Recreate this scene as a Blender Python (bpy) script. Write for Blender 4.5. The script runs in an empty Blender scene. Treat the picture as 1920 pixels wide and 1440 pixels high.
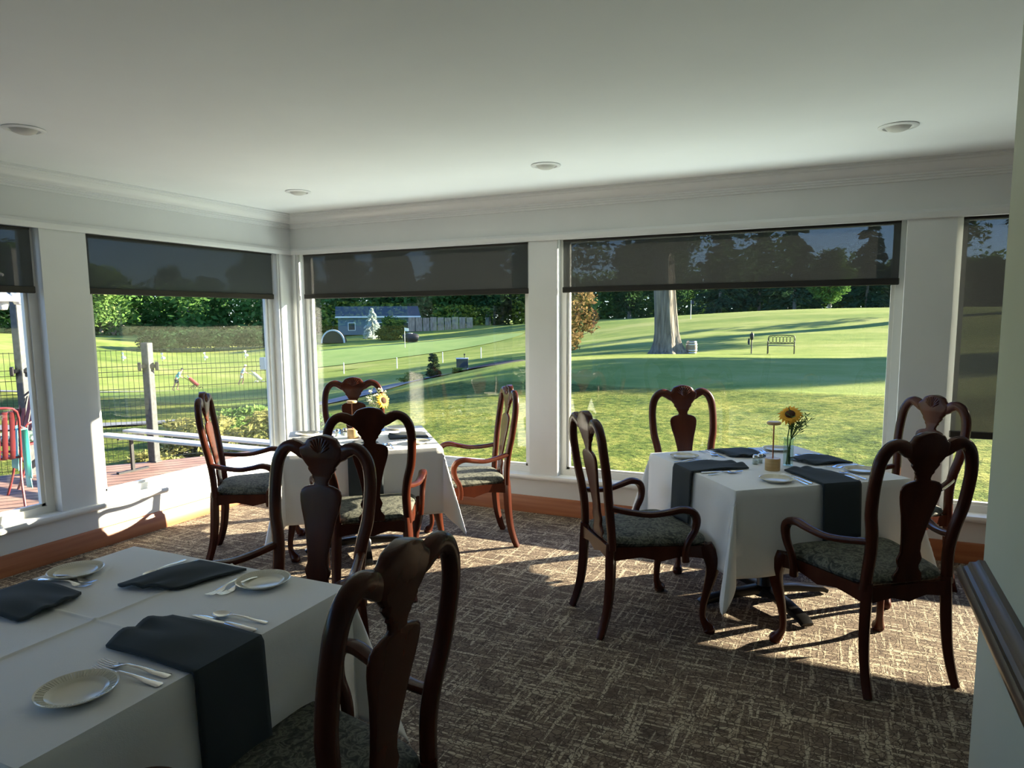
import bpy, math, random
import numpy as np
from mathutils import Vector, Matrix
S = bpy.context.scene
COL = S.collection
PI = math.pi
RNG = np.random.default_rng(7)
random.seed(7)

# ------------------------------------------------------------------ camera
cam_d = bpy.data.cameras.new('camera'); cam = bpy.data.objects.new('camera', cam_d); COL.objects.link(cam)
S.camera = cam
cam_d.sensor_fit = 'HORIZONTAL'; cam_d.sensor_width = 36.0
cam_d.lens = 1322.12/1920*36.0
cam_d.shift_y = 35.55/1920
cam_d.clip_start = 0.05; cam_d.clip_end = 2000
_r = Vector((0.90608, 0.42304, -0.00824)); _f = Vector((-0.42091, 0.89918, -0.1196)); _u = Vector((-0.04319, 0.11184, 0.99279))
M = Matrix(((_r.x, _u.x, -_f.x, 4.44197), (_r.y, _u.y, -_f.y, -4.90847), (_r.z, _u.z, -_f.z, 1.5), (0, 0, 0, 1)))
cam.matrix_world = M

# ------------------------------------------------------------------ world, sun, fill lights, exposure
SUN_AZ = math.radians(42.5); SUN_EL = math.radians(16.2)
w = bpy.data.worlds.new('world'); S.world = w; w.use_nodes = True
wn = w.node_tree.nodes; wl = w.node_tree.links; wn.clear()
sky = wn.new('ShaderNodeTexSky'); sky.sky_type = 'NISHITA'; sky.sun_disc = False
sky.sun_elevation = math.radians(24); sky.sun_rotation = PI/2 - SUN_AZ; sky.air_density = 1.0; sky.dust_density = 0.3; sky.ozone_density = 3.0
bgn = wn.new('ShaderNodeBackground'); bgn.inputs['Strength'].default_value = 0.34
won = wn.new('ShaderNodeOutputWorld')
tint = wn.new('ShaderNodeMix'); tint.data_type = 'RGBA'; tint.blend_type = 'MULTIPLY'; tint.inputs[0].default_value = 1.0; tint.inputs[7].default_value = (0.75, 0.94, 1.32, 1)
wl.new(sky.outputs[0], tint.inputs[6]); wl.new(tint.outputs[2], bgn.inputs[0]); wl.new(bgn.outputs[0], won.inputs[0])
sd = bpy.data.lights.new('sun', 'SUN'); sd.energy = 33.0; sd.color = (1.0, 0.87, 0.67); sd.angle = math.radians(0.55)
sun = bpy.data.objects.new('sun', sd); COL.objects.link(sun)
sdir = Vector((math.cos(SUN_AZ)*math.cos(SUN_EL), math.sin(SUN_AZ)*math.cos(SUN_EL), math.sin(SUN_EL)))
sun.rotation_euler = sdir.to_track_quat('Z', 'Y').to_euler(); sun.location = (30, 25, 20)

def area(name, loc, direction, sx, sy, power, color):
    d = bpy.data.lights.new(name, 'AREA'); d.shape = 'RECTANGLE'; d.size = sx; d.size_y = sy; d.energy = power; d.color = color
    o = bpy.data.objects.new(name, d); COL.objects.link(o); o.location = loc
    o.rotation_euler = Vector(direction).to_track_quat('-Z', 'Y').to_euler(); o.visible_glossy = False
    return o
# area lights added below the windows, standing in for lawn and deck bounce
area('lawn_bounce_fill', (3.9, 0.75, -0.12), (0, -0.62, 0.78), 7.4, 0.7, 185, (0.90, 1.0, 0.97))
area('deck_bounce_fill', (-0.75, -4.0, -0.02), (0.62, 0, 0.78), 0.6, 7.5, 80, (0.94, 0.99, 1.0))
# weak fill added at ceiling height behind the camera, not a known lamp
area('rear_fill_light', (2.4, -7.6, 2.36), (0, 0, -1), 3.5, 1.2, 2.5, (0.93, 0.97, 1.0))
S.view_settings.view_transform = 'Standard'; S.view_settings.look = 'None'
S.view_settings.exposure = 0.0; S.view_settings.gamma = 1.0; S.view_settings.use_curve_mapping = False

# ------------------------------------------------------------------ materials
def mat(name, color=(.8, .8, .8), rough=.5, metal=0.0, spec=None, fn=None):
    m = bpy.data.materials.new(name); m.use_nodes = True
    nt = m.node_tree; b = nt.nodes['Principled BSDF']
    b.inputs['Base Color'].default_value = (*color, 1); b.inputs['Roughness'].default_value = rough; b.inputs['Metallic'].default_value = metal
    if spec is not None: b.inputs['Specular IOR Level'].default_value = spec
    if fn: fn(nt, b)
    return m
def N(nt, t, **k):
    n = nt.nodes.new(t)
    for a, v in k.items():
        if a in n.inputs: n.inputs[a].default_value = v
        else: setattr(n, a, v)
    return n
def ramp(nt, src, stops):
    r = nt.nodes.new('ShaderNodeValToRGB'); e = r.color_ramp.elements
    while len(e) > 1: e.remove(e[-1])
    e[0].position = stops[0][0]; e[0].color = (*stops[0][1], 1)
    for p, c in stops[1:]:
        x = e.new(p); x.color = (*c, 1)
    nt.links.new(src, r.inputs[0]); return r.outputs[0]
def coord(nt, kind='Object', scale=(1, 1, 1), rot=(0, 0, 0)):
    tc = nt.nodes.new('ShaderNodeTexCoord'); mp = nt.nodes.new('ShaderNodeMapping')
    mp.inputs['Scale'].default_value = scale; mp.inputs['Rotation'].default_value = rot
    nt.links.new(tc.outputs[kind], mp.inputs[0]); return mp.outputs[0]
def noise(nt, vec, scale, detail=3, rough=.5, dist=0):
    n = N(nt, 'ShaderNodeTexNoise', Scale=scale, Detail=detail, Roughness=rough, Distortion=dist); nt.links.new(vec, n.inputs['Vector']); return n.outputs[0]
def bump(nt, b, h, strength, dist=0.01):
    n = N(nt, 'ShaderNodeBump', Strength=strength, Distance=dist); nt.links.new(h, n.inputs['Height']); nt.links.new(n.outputs[0], b.inputs['Normal'])
def mixc(nt, fac, a, b2, mode='MIX'):
    n = nt.nodes.new('ShaderNodeMix'); n.data_type = 'RGBA'; n.blend_type = mode
    for i, v in ((0, fac), (6, a), (7, b2)):
        if hasattr(v, 'links') or hasattr(v, 'is_linked'): nt.links.new(v, n.inputs[i])
        else: n.inputs[i].default_value = v if i == 0 else (*v, 1)
    return n.outputs[2]
def mathn(nt, op, a, b2=None, c=None):
    n = nt.nodes.new('ShaderNodeMath'); n.operation = op
    for i, v in enumerate((a, b2, c)):
        if v is None: continue
        if hasattr(v, 'is_linked'): nt.links.new(v, n.inputs[i])
        else: n.inputs[i].default_value = v
    return n.outputs[0]
def varied(c1, c2, scale, stretch=(1, 1, 1), bs=0, bd=.005, detail=4, kind='Object'):
    def fn(nt, b):
        v = coord(nt, kind, stretch); n = noise(nt, v, scale, detail)
        nt.links.new(ramp(nt, n, [(.3, c1), (.7, c2)]), b.inputs['Base Color'])
        if bs: bump(nt, b, n, bs, bd)
    return fn
WHITE = mat('wall_paint', (.70, .72, .72), .55, fn=varied((.69, .71, .71), (.72, .74, .74), 3))
CEIL = mat('ceiling_paint', (.8, .81, .78), .8, fn=varied((.78, .81, .82), (.81, .84, .85), 2))
TRIM = mat('trim_gloss_paint', (.76, .78, .78), .3)
FRAME = mat('window_frame_vinyl', (.78, .79, .76), .35)
PART = mat('partition_paint', (.45, .49, .42), .6, fn=varied((.435, .475, .405), (.465, .505, .435), 2))
def wood_fn(a, b_, sc=6):
    def fn(nt, b):
        v = coord(nt, 'Object', (1, 1, 14)); 
        v2 = coord(nt, 'Object', (.6, .6, 8)); n = noise(nt, v2, sc, 5, .6, .4)
        nt.links.new(ramp(nt, n, [(.3, a), (.7, b_)]), b.inputs['Base Color'])
    return fn
CHERRY = mat('cherry_chair_wood', (.1, .02, .01), .27, spec=.27, fn=varied((.028, .0055, .003), (.080, .0185, .0075), 9, (1, 1, .18)))
BASEW = mat('cherry_baseboard', (.3, .11, .04), .38, fn=varied((.27, .085, .03), (.38, .14, .055), 5, (.25, .25, 6)))
RAILW = mat('dark_rail_wood', (.12, .06, .035), .3, fn=varied((.05, .027, .018), (.09, .05, .032), 6, (6, .3, 6)))
LINEN = None
def cloth_fn(nt, b):
    v = coord(nt, 'Object'); n = noise(nt, v, 420, 2); n2 = noise(nt, v, 9, 4, .6)
    h = mathn(nt, 'ADD', mathn(nt, 'MULTIPLY', n, .12), mathn(nt, 'MULTIPLY', n2, 1.0))
    bump(nt, b, h, .35, .006)
    b.inputs['Sheen Weight'].default_value = .15
CLOTH = mat('white_linen', (.80, .80, .80), .85, fn=cloth_fn)
NAPK = mat('slate_linen', (.044, .054, .060), .9, spec=.15, fn=lambda nt, b: (bump(nt, b, noise(nt, coord(nt, 'Object'), 600, 2), .3, .001), b.inputs['Sheen Weight'].__setattr__('default_value', .05)))
def damask(nt, b):
    v = coord(nt, 'Object'); n = noise(nt, v, 26, 5, .62, 1.8); n2 = noise(nt, v, 300, 2)
    nt.links.new(ramp(nt, n, [(.40, (.018, .021, .016)), (.5, (.075, .078, .060)), (.56, (.17, .17, .13)), (.62, (.045, .05, .037))]), b.inputs['Base Color'])
    bump(nt, b, mathn(nt, 'ADD', n, mathn(nt, 'MULTIPLY', n2, .3)), .3, .003)
DAMASK = mat('damask_upholstery', (.1, .1, .08), .8, fn=damask)
STEEL = mat('polished_flatware', (.75, .75, .75), .17, 1.0)
CHINA = mat('cream_china', (.72, .68, .57), .18)
BLACKM = mat('black_metal', (.012, .012, .013), .28, .6)
CHROME = mat('satin_steel', (.6, .62, .66), .3, 1.0)
BLINDBAR = mat('blind_bar', (.012, .011, .010), .5)
BAMBOO = mat('pale_bamboo', (.55, .36, .16), .4, fn=varied((.50, .31, .12), (.62, .42, .2), 10, (1, 1, 8)))
COPPER = mat('rose_copper', (.42, .16, .09), .3, .7)
PETAL = mat('sunflower_petal', (.85, .42, .02), .6)
PETALW = mat('cream_petal', (.8, .78, .6), .7)
SEEDM = mat('sunflower_seed', (.06, .022, .008), .9)
STEMG = mat('stem_green', (.10, .20, .05), .6)
STEMP = mat('pale_stem_green', (.32, .40, .2), .6)
SALT = mat('shaker_fill', (.7, .7, .68), .8)
GALV = mat('galvanised_post', (.07, .075, .08), .55, .2, fn=varied((.045, .05, .052), (.09, .095, .10), 22))
WIRE = mat('fence_wire', (.02, .035, .03), .45, .3)
REDM = mat('red_painted_metal', (.17, .03, .032), .35)
TEAL = mat('teal_fabric', (.25, .68, .64), .8)
CUSH = mat('striped_cushion', (.5, .6, .5), .9, fn=lambda nt, b: (lambda wv: (nt.links.new(coord(nt, 'Object', (1, 1, 1)), wv.inputs['Vector']), nt.links.new(ramp(nt, wv.outputs[1], [(.35, (.03, .06, .05)), (.5, (.45, .6, .45))]), b.inputs['Base Color'])))(N(nt, 'ShaderNodeTexWave', Scale=9.0, Distortion=6.0)))
WPLANK = mat('white_plank', (.55, .57, .56), .5)
def deckfn(nt, b):
    v = coord(nt, 'Object'); sep = nt.nodes.new('ShaderNodeSeparateXYZ'); nt.links.new(v, sep.inputs[0])
    d = mathn(nt, 'ADD', mathn(nt, 'MULTIPLY', sep.outputs[0], .80), mathn(nt, 'MULTIPLY', sep.outputs[1], -.60))
    f = mathn(nt, 'FRACT', mathn(nt, 'MULTIPLY', d, 7.2))
    gap = mathn(nt, 'LESS_THAN', f, .13)
    n = noise(nt, v, 3, 4)
    c = ramp(nt, n, [(.3, (.27, .15, .115)), (.7, (.42, .27, .21))])
    nt.links.new(mixc(nt, gap, c, (.02, .012, .01)), b.inputs['Base Color'])
DECK = mat('red_deck_boards', (.3, .12, .08), .7, fn=deckfn)
def carpet_fn(nt, b):
    base = None
    hs = []
    for i, (sc, rot, th) in enumerate((((3, 46, 1), .03, .56), ((44, 3, 1), .0, .57), ((4, 40, 1), .5, .60), ((40, 4, 1), -.42, .60), ((5, 60, 1), -.12, .60))):
        v = coord(nt, 'Object', sc, (0, 0, rot)); n = noise(nt, v, 1.0, 3, .6, .6)
        hs.append(ramp(nt, n, [(th, (0, 0, 0)), (th+.05, (1, 1, 1))]))
    a = hs[0]
    for h in hs[1:]: a = mixc(nt, 1.0, a, h, 'LIGHTEN')
    vv = coord(nt, 'Object'); vo = N(nt, 'ShaderNodeTexVoronoi', Scale=44.0); vo.feature = 'DISTANCE_TO_EDGE'
    wob = noise(nt, vv, 9, 3); 
    vm = nt.nodes.new('ShaderNodeVectorMath'); vm.operation = 'ADD'; nt.links.new(vv, vm.inputs[0])
    sc_ = nt.nodes.new('ShaderNodeVectorMath'); sc_.operation = 'SCALE'; nt.links.new(wob, sc_.inputs[0]); sc_.inputs['Scale'].default_value = .08
    nt.links.new(sc_.outputs[0], vm.inputs[1]); nt.links.new(vm.outputs[0], vo.inputs['Vector'])
    crack = ramp(nt, vo.outputs[0], [(.02, (0, 0, 0)), (.09, (1, 1, 1))])
    big = noise(nt, vv, 1.6, 3)
    tan = ramp(nt, noise(nt, vv, 14, 2), [(.3, (.40, .33, .24)), (.7, (.54, .46, .34))])
    dk = ramp(nt, noise(nt, vv, 11, 4), [(.35, (.115, .084, .063)), (.65, (.225, .17, .125))])
    c = mixc(nt, a, dk, tan)
    c = mixc(nt, crack, (.075, .055, .042), c)
    nt.links.new(c, b.inputs['Base Color'])
    fine = noise(nt, vv, 500, 2)
    hsum = mathn(nt, 'ADD', mathn(nt, 'MULTIPLY', crack, .8), mathn(nt, 'ADD', a, mathn(nt, 'MULTIPLY', fine, .25)))
    bump(nt, b, hsum, .45, .003)
CARPET = mat('patterned_carpet', (.2, .16, .12), .95, spec=.15, fn=carpet_fn)
def glass_pane(name, tint, refl=1.0):
    m = bpy.data.materials.new(name); m.use_nodes = True; nt = m.node_tree; nt.nodes.clear()
    o = nt.nodes.new('ShaderNodeOutputMaterial'); t = N(nt, 'ShaderNodeBsdfTransparent'); t.inputs[0].default_value = (*tint, 1)
    g = N(nt, 'ShaderNodeBsdfGlossy', Roughness=0.0); g.inputs[0].default_value = (refl, refl, refl, 1)
    lw = N(nt, 'ShaderNodeLayerWeight', Blend=.5); mx = nt.nodes.new('ShaderNodeMixShader')
    f = mathn(nt, 'MULTIPLY_ADD', mathn(nt, 'POWER', lw.outputs['Facing'], 5.0), .93, .035)
    nt.links.new(f, mx.inputs[0]); nt.links.new(t.outputs[0], mx.inputs[1]); nt.links.new(g.outputs[0], mx.inputs[2]); nt.links.new(mx.outputs[0], o.inputs[0])
    return m
GLASS = glass_pane('window_glass', (.97, .985, .97))
VASE = glass_pane('vase_glass', (.86, .92, .90))
def blind_mat():
    m = bpy.data.materials.new('solar_screen_fabric'); m.use_nodes = True; nt = m.node_tree; nt.nodes.clear()
    o = nt.nodes.new('ShaderNodeOutputMaterial'); t = N(nt, 'ShaderNodeBsdfTransparent'); t.inputs[0].default_value = (1, 1, 1, 1)
    d = N(nt, 'ShaderNodeBsdfDiffuse'); d.inputs[0].default_value = (.105, .118, .118, 1)
    tr = N(nt, 'ShaderNodeBsdfTranslucent'); tr.inputs[0].default_value = (.03, .03, .03, 1)
    ad = nt.nodes.new('ShaderNodeMixShader'); ad.inputs[0].default_value = .35
    nt.links.new(d.outputs[0], ad.inputs[1]); nt.links.new(tr.outputs[0], ad.inputs[2])
    lw = N(nt, 'ShaderNodeLayerWeight', Blend=.5)
    # open weave: less see-through when viewed at a slant
    v = coord(nt, 'Object', (900, 900, 900)); n = noise(nt, v, 1, 1)
    fac = mathn(nt, 'MINIMUM', mathn(nt, 'MULTIPLY_ADD', lw.outputs['Facing'], .44, .765), .93)
    fac2 = mathn(nt, 'ADD', fac, mathn(nt, 'MULTIPLY', mathn(nt, 'SUBTRACT', n, .5), .06))
    mx = nt.nodes.new('ShaderNodeMixShader'); nt.links.new(fac2, mx.inputs[0]); nt.links.new(t.outputs[0], mx.inputs[1]); nt.links.new(ad.outputs[0], mx.inputs[2]); nt.links.new(mx.outputs[0], o.inputs[0])
    return m
BLIND = blind_mat()
def leaf_mat(name, c1, c2, trans=.35):
    m = bpy.data.materials.new(name); m.use_nodes = True; nt = m.node_tree; nt.nodes.clear()
    o = nt.nodes.new('ShaderNodeOutputMaterial')
    v = coord(nt, 'Object'); n = noise(nt, v, .9, 4, .7); c = ramp(nt, n, [(.35, c1), (.65, c2)])
    d = N(nt, 'ShaderNodeBsdfDiffuse'); t = N(nt, 'ShaderNodeBsdfTranslucent'); nt.links.new(c, d.inputs[0]); nt.links.new(c, t.inputs[0])
    mx = nt.nodes.new('ShaderNodeMixShader'); mx.inputs[0].default_value = trans
    nt.links.new(d.outputs[0], mx.inputs[1]); nt.links.new(t.outputs[0], mx.inputs[2]); nt.links.new(mx.outputs[0], o.inputs[0])
    return m
LEAF_D = leaf_mat('dark_foliage', (.03, .075, .03), (.07, .15, .05))
LEAF_M = leaf_mat('mid_foliage', (.06, .14, .04), (.15, .28, .07))
LEAF_L = leaf_mat('light_foliage', (.13, .26, .07), (.30, .44, .12))
LEAF_H = leaf_mat('clipped_hedge_foliage', (.018, .045, .022), (.04, .085, .035), .2)
LEAF_C = leaf_mat('conifer_foliage', (.022, .06, .035), (.06, .12, .055), .2)
LEAF_R = leaf_mat('bronze_foliage', (.12, .07, .035), (.28, .20, .09))
LEAF_S = leaf_mat('silver_foliage', (.4, .48, .45), (.7, .76, .74))
LEAF_Y = leaf_mat('yellow_shrub_foliage', (.12, .16, .05), (.45, .40, .15))
BARK = mat('grey_bark', (.25, .22, .18), .95, fn=varied((.09, .08, .065), (.30, .27, .22), 2.2, (3.5, 3.5, .35), .9, .12))
def grass_fn(nt, b):
    v = coord(nt, 'Object'); sep = nt.nodes.new('ShaderNodeSeparateXYZ'); nt.links.new(v, sep.inputs[0])
    s = mathn(nt, 'ADD', sep.outputs[1], mathn(nt, 'MULTIPLY', sep.outputs[0], .2))
    s = mathn(nt, 'ADD', s, mathn(nt, 'MULTIPLY', noise(nt, v, .25, 2), 2.4))
    fac = nt.nodes.new('ShaderNodeMapRange'); fac.inputs[1].default_value = 15.2; fac.inputs[2].default_value = 15.8; nt.links.new(s, fac.inputs[0])
    n1 = noise(nt, v, .5, 5, .65); n2 = noise(nt, v, 4.5, 4, .7); n3 = noise(nt, coord(nt, 'Object', (9, 30, 9), (0, 0, .3)), 1, 3, .7)
    rough = ramp(nt, mathn(nt, 'ADD', mathn(nt, 'MULTIPLY', n1, .45), mathn(nt, 'MULTIPLY', n2, .55)), [(.36, (.04, .085, .014)), (.47, (.15, .21, .035)), (.60, (.36, .37, .085))])
    fair = ramp(nt, mathn(nt, 'ADD', mathn(nt, 'MULTIPLY', noise(nt, coord(nt, 'Object', (.05, .2, .1), (0, 0, -.3)), 1, 4), .6), mathn(nt, 'MULTIPLY', n1, .4)), [(.35, (.12, .20, .036)), (.5, (.23, .29, .065)), (.65, (.34, .36, .12))])
    nt.links.new(mixc(nt, fac.outputs[0], rough, fair), b.inputs['Base Color'])
    hb = mathn(nt, 'ADD', mathn(nt, 'MULTIPLY', n2, .6), mathn(nt, 'MULTIPLY', n3, .5))
    amp = mathn(nt, 'SUBTRACT', 1.0, mathn(nt, 'MULTIPLY', fac.outputs[0], .85))
    bump(nt, b, mathn(nt, 'MULTIPLY', hb, amp), 1.0, .35)
GRASS = mat('golf_grass', (.2, .3, .07), .9, spec=.1, fn=grass_fn)
ASPH = mat('asphalt_path', (.16, .17, .19), .9, fn=varied((.13, .14, .16), (.2, .21, .23), 8))
MULCH = mat('dark_mulch', (.06, .04, .03), .95, fn=varied((.035, .025, .02), (.10, .07, .05), 9, bs=.6, bd=.03))
GREENM = mat('putting_green', (.22, .33, .1), .9, spec=.1, fn=varied((.19, .30, .085), (.25, .35, .11), .4))
SLATE = mat('slate_roof', (.05, .06, .075), .8)
PALEW = mat('pale_siding', (.55, .62, .66), .6)
BLUEW = mat('blue_siding', (.09, .15, .20), .6)
WHITEP = mat('white_plastic', (.85, .85, .82), .4)
BLACKP = mat('black_plastic', (.01, .01, .012), .5)
WOODG = mat('weathered_wood', (.35, .25, .18), .8, fn=varied((.25, .17, .12), (.5, .38, .28), 4, (1, 1, .3)))
BARREL = mat('barrel_staves', (.25, .2, .16), .7, fn=varied((.16, .12, .09), (.34, .28, .22), 6, (6, 6, .4)))
SKIN = mat('skin', (.55, .32, .22), .6)
SHIRT1 = mat('cyan_shirt', (.12, .52, .58), .8)
SHIRT2 = mat('pale_blue_shirt', (.45, .62, .78), .8)
NAVY = mat('navy_cloth', (.02, .03, .05), .85)
KHAKI = mat('pale_cloth', (.68, .66, .60), .85)
REDB = mat('red_nylon', (.42, .05, .05), .6)
GLOBE = mat('white_lamp_glass', (.88, .88, .84), .25)

# ------------------------------------------------------------------ mesh builder
class MB:
    def __init__(s): s.v = []; s.f = []
    def add(s, vs, fs):
        o = len(s.v); s.v += [tuple(map(float, p)) for p in vs]; s.f += [tuple(i+o for i in f) for f in fs]; return s
    def box(s, lo, hi, bev=0.0):
        if bev:
            (a, b_, c), (d, e, f) = lo, hi; t = min(bev, (d-a)/2.01, (e-b_)/2.01, (f-c)/2.01)
            rings = []
            for z, i in ((c, t), (c+t, 0), (f-t, 0), (f, t)):
                x0, x1, y0, y1 = a+i, d-i, b_+i, e-i; k = t if i == 0 else t*.5
                rings.append([(x0+k, y0, z), (x1-k, y0, z), (x1, y0+k, z), (x1, y1-k, z), (x1-k, y1, z), (x0+k, y1, z), (x0, y1-k, z), (x0, y0+k, z)])
            return s.loft(rings)
        x0, y0, z0 = lo; x1, y1, z1 = hi
        return s.add([(x0, y0, z0), (x1, y0, z0), (x1, y1, z0), (x0, y1, z0), (x0, y0, z1), (x1, y0, z1), (x1, y1, z1), (x0, y1, z1)],
                     [(0, 3, 2, 1), (4, 5, 6, 7), (0, 1, 5, 4), (1, 2, 6, 5), (2, 3, 7, 6), (3, 0, 4, 7)])
    def loft(s, rings, caps=True, closed=True):
        n = len(rings[0]); vs = [p for r in rings for p in r]; fs = []
        for i in range(len(rings)-1):
            for j in range(n if closed else n-1):
                k = (j+1) % n; fs.append((i*n+j, i*n+k, (i+1)*n+k, (i+1)*n+j))
        if caps: fs.append(tuple(range(n-1, -1, -1))); fs.append(tuple((len(rings)-1)*n+j for j in range(n)))
        return s.add(vs, fs)
    def lathe(s, prof, c=(0, 0, 0), seg=24, caps=False):
        rings = [[(c[0]+r*math.cos(2*PI*j/seg), c[1]+r*math.sin(2*PI*j/seg), c[2]+z) for j in range(seg)] for r, z in prof]
        return s.loft(rings, caps)
    def sweep(s, pts, rad, seg=10, up=(0, 0, 1), smooth=0, sq=2.0, caps=True):
        P = [Vector(p) for p in pts]; R = [r if isinstance(r, (tuple, list)) else (r, r) for r in (rad if isinstance(rad, list) else [rad]*len(P))]
        if smooth:
            P2, R2 = [], []
            for i in range(len(P)-1):
                p0, p1, p2, p3 = P[max(i-1, 0)], P[i], P[i+1], P[min(i+2, len(P)-1)]
                for k in range(smooth):
                    t = k/smooth
                    P2.append(.5*((2*p1)+(p2-p0)*t+(2*p0-5*p1+4*p2-p3)*t*t+(3*p1-p0-3*p2+p3)*t**3))
                    R2.append((R[i][0]*(1-t)+R[i+1][0]*t, R[i][1]*(1-t)+R[i+1][1]*t))
            P2.append(P[-1]); R2.append(R[-1]); P, R = P2, R2
        up = Vector(up); rings = []; a = None
        for i, p in enumerate(P):
            t = (P[min(i+1, len(P)-1)]-P[max(i-1, 0)]).normalized()
            if a is None:
                a = up.cross(t)
                if a.length < 1e-3: a = Vector((1, 0, 0)).cross(t)
                a.normalize()
            else:
                a = (a - t*a.dot(t)).normalized()
            b_ = t.cross(a)
            ring = []
            for j in range(seg):
                th = 2*PI*j/seg; c, d = math.cos(th), math.sin(th)
                cc = math.copysign(abs(c)**(2/sq), c); dd = math.copysign(abs(d)**(2/sq), d)
                ring.append(tuple(p + a*cc*R[i][0] + b_*dd*R[i][1]))
            rings.append(ring)
        return s.loft(rings, caps)
    def build(s, name, m, parent=None, smooth=True, angle=40):
        me = bpy.data.meshes.new(name); me.from_pydata(s.v, [], s.f); me.validate(); me.update()
        o = bpy.data.objects.new(name, me); COL.objects.link(o); me.materials.append(m)
        if smooth:
            me.polygons.foreach_set('use_smooth', [True]*len(me.polygons))
            try: me.set_sharp_from_angle(angle=math.radians(angle))
            except Exception: pass
        if parent: o.parent = parent
        return o
def grid_mesh(name, P, m, parent=None, thick=0.0):
    """P: array (n,m,3) -> sheet mesh, optional solid thickness"""
    n, k, _ = P.shape; vs = P.reshape(-1, 3).tolist()
    fs = [(i*k+j, i*k+j+1, (i+1)*k+j+1, (i+1)*k+j) for i in range(n-1) for j in range(k-1)]
    mb = MB(); mb.add(vs, fs); o = mb.build(name, m, parent, True, 60)
    if thick:
        md = o.modifiers.new('solid', 'SOLIDIFY'); md.thickness = thick; md.offset = -1
    return o
def tag(o, label=None, cat=None, group=None, kind=None):
    if label: o['label'] = label
    if cat: o['category'] = cat
    if group: o['group'] = group
    if kind: o['kind'] = kind
    return o
def empty(name, loc=(0, 0, 0), rz=0.0, label=None, cat=None, group=None):
    o = bpy.data.objects.new(name, None); COL.objects.link(o); o.location = loc; o.rotation_euler = (0, 0, rz); o.empty_display_size = .1
    return tag(o, label, cat, group)
def copy_tree(o, loc=None, rz=None, label=None, group=None, parent=None):
    c = o.copy(); COL.objects.link(c); c.parent = parent
    if loc is not None: c.location = loc
    if rz is not None: c.rotation_euler = (0, 0, rz)
    if label: c['label'] = label
    if group: c['group'] = group
    for ch in list(o.children): copy_tree(ch, parent=c)
    return c
def struct(mb, name, m, smooth=False): return tag(mb.build(name, m, None, smooth), kind='structure')

# ------------------------------------------------------------------ room shell
ZW0, ZW1, ZC = 0.27, 2.07, 2.40
BACK = [(0.083, 2.29), (2.52, 4.766), (5.02, 7.2)]                     # window openings, x
LEFT = [(-1.87, -0.17), (-4.1, -2.165), (-6.35, -4.4), (-8.6, -6.65)]   # window openings, y
struct(MB().box((-.12, -9, -.2), (8.1, .15, 0)), 'floor', CARPET)
struct(MB().box((-.35, -9, ZC), (8.4, .4, 2.6)), 'ceiling', CEIL)
def wall_run(name, opens, a0, a1, axis):
    mb = MB()
    def bx(a, b_, z0, z1, t0=0.0, t1=0.16):
        if axis == 'x': mb.box((a, t0, z0), (b_, t1, z1))
        else: mb.box((-t1, a, z0), (-t0, b_, z1))
    bx(a0, a1, 0, ZW0); bx(a0, a1, ZW1, ZC)
    edges = [a0] + [e for o in sorted(opens) for e in o] + [a1]
    for i in range(0, len(edges), 2): bx(edges[i], edges[i+1], ZW0, ZW1)
    return struct(mb, name, WHITE)
wall_run('wall_back', BACK, 0.0, 8.0, 'x')
wall_run('wall_left', LEFT, -9.0, 0.16, 'y')
struct(MB().box((8.0, -9, 0), (8.15, .16, ZC)), 'wall_right', WHITE)
struct(MB().box((-.16, -9.15, 0), (8.15, -9, ZC)), 'wall_front', WHITE)
# partition beside the camera
PX = 4.80
mb = MB(); mb.box((PX, -9, 0), (PX+.13, -2.78, ZC)); struct(mb, 'wall_partition', PART)
def mold(name, prof, m, path=((0, -9), (0, 0), (8, 0)), smooth=True):
    """profile (offset into the room, z) swept along the left and back walls with a mitred corner"""
    rings = []
    x0, y0 = path[0]; rings.append([(x0+d, y0, z) for d, z in prof])
    rings.append([(path[1][0]+d, path[1][1]-d, z) for d, z in prof])
    rings.append([(path[2][0], path[2][1]-d, z) for d, z in prof])
    return struct(MB().loft(rings, True, True), name, m, smooth)
mold('trim_1', [(0, 2.40), (.118, 2.40), (.118, 2.388), (.108, 2.386), (.104, 2.374), (.098, 2.372), (.092, 2.360), (.078, 2.346), (.058, 2.334), (.046, 2.329), (.036, 2.327), (.036, 2.316), (.026, 2.314), (.026, 2.303), (.014, 2.301), (.012, 2.289), (0, 2.287)], TRIM)
mold('trim_2', [(0, 2.118), (.006, 2.118), (.014, 2.108), (.024, 2.098), (.024, 2.072), (.020, 2.064), (0, 2.064)], TRIM)
mold('trim_3', [(0, .262), (.030, .262), (.038, .270), (.040, .285), (.034, .298), (0, .300)], TRIM)
mold('baseboard_back', [(0, 0), (.018, 0), (.018, .104), (.013, .112), (.013, .120), (.006, .129), (0, .130)], BASEW)
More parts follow.
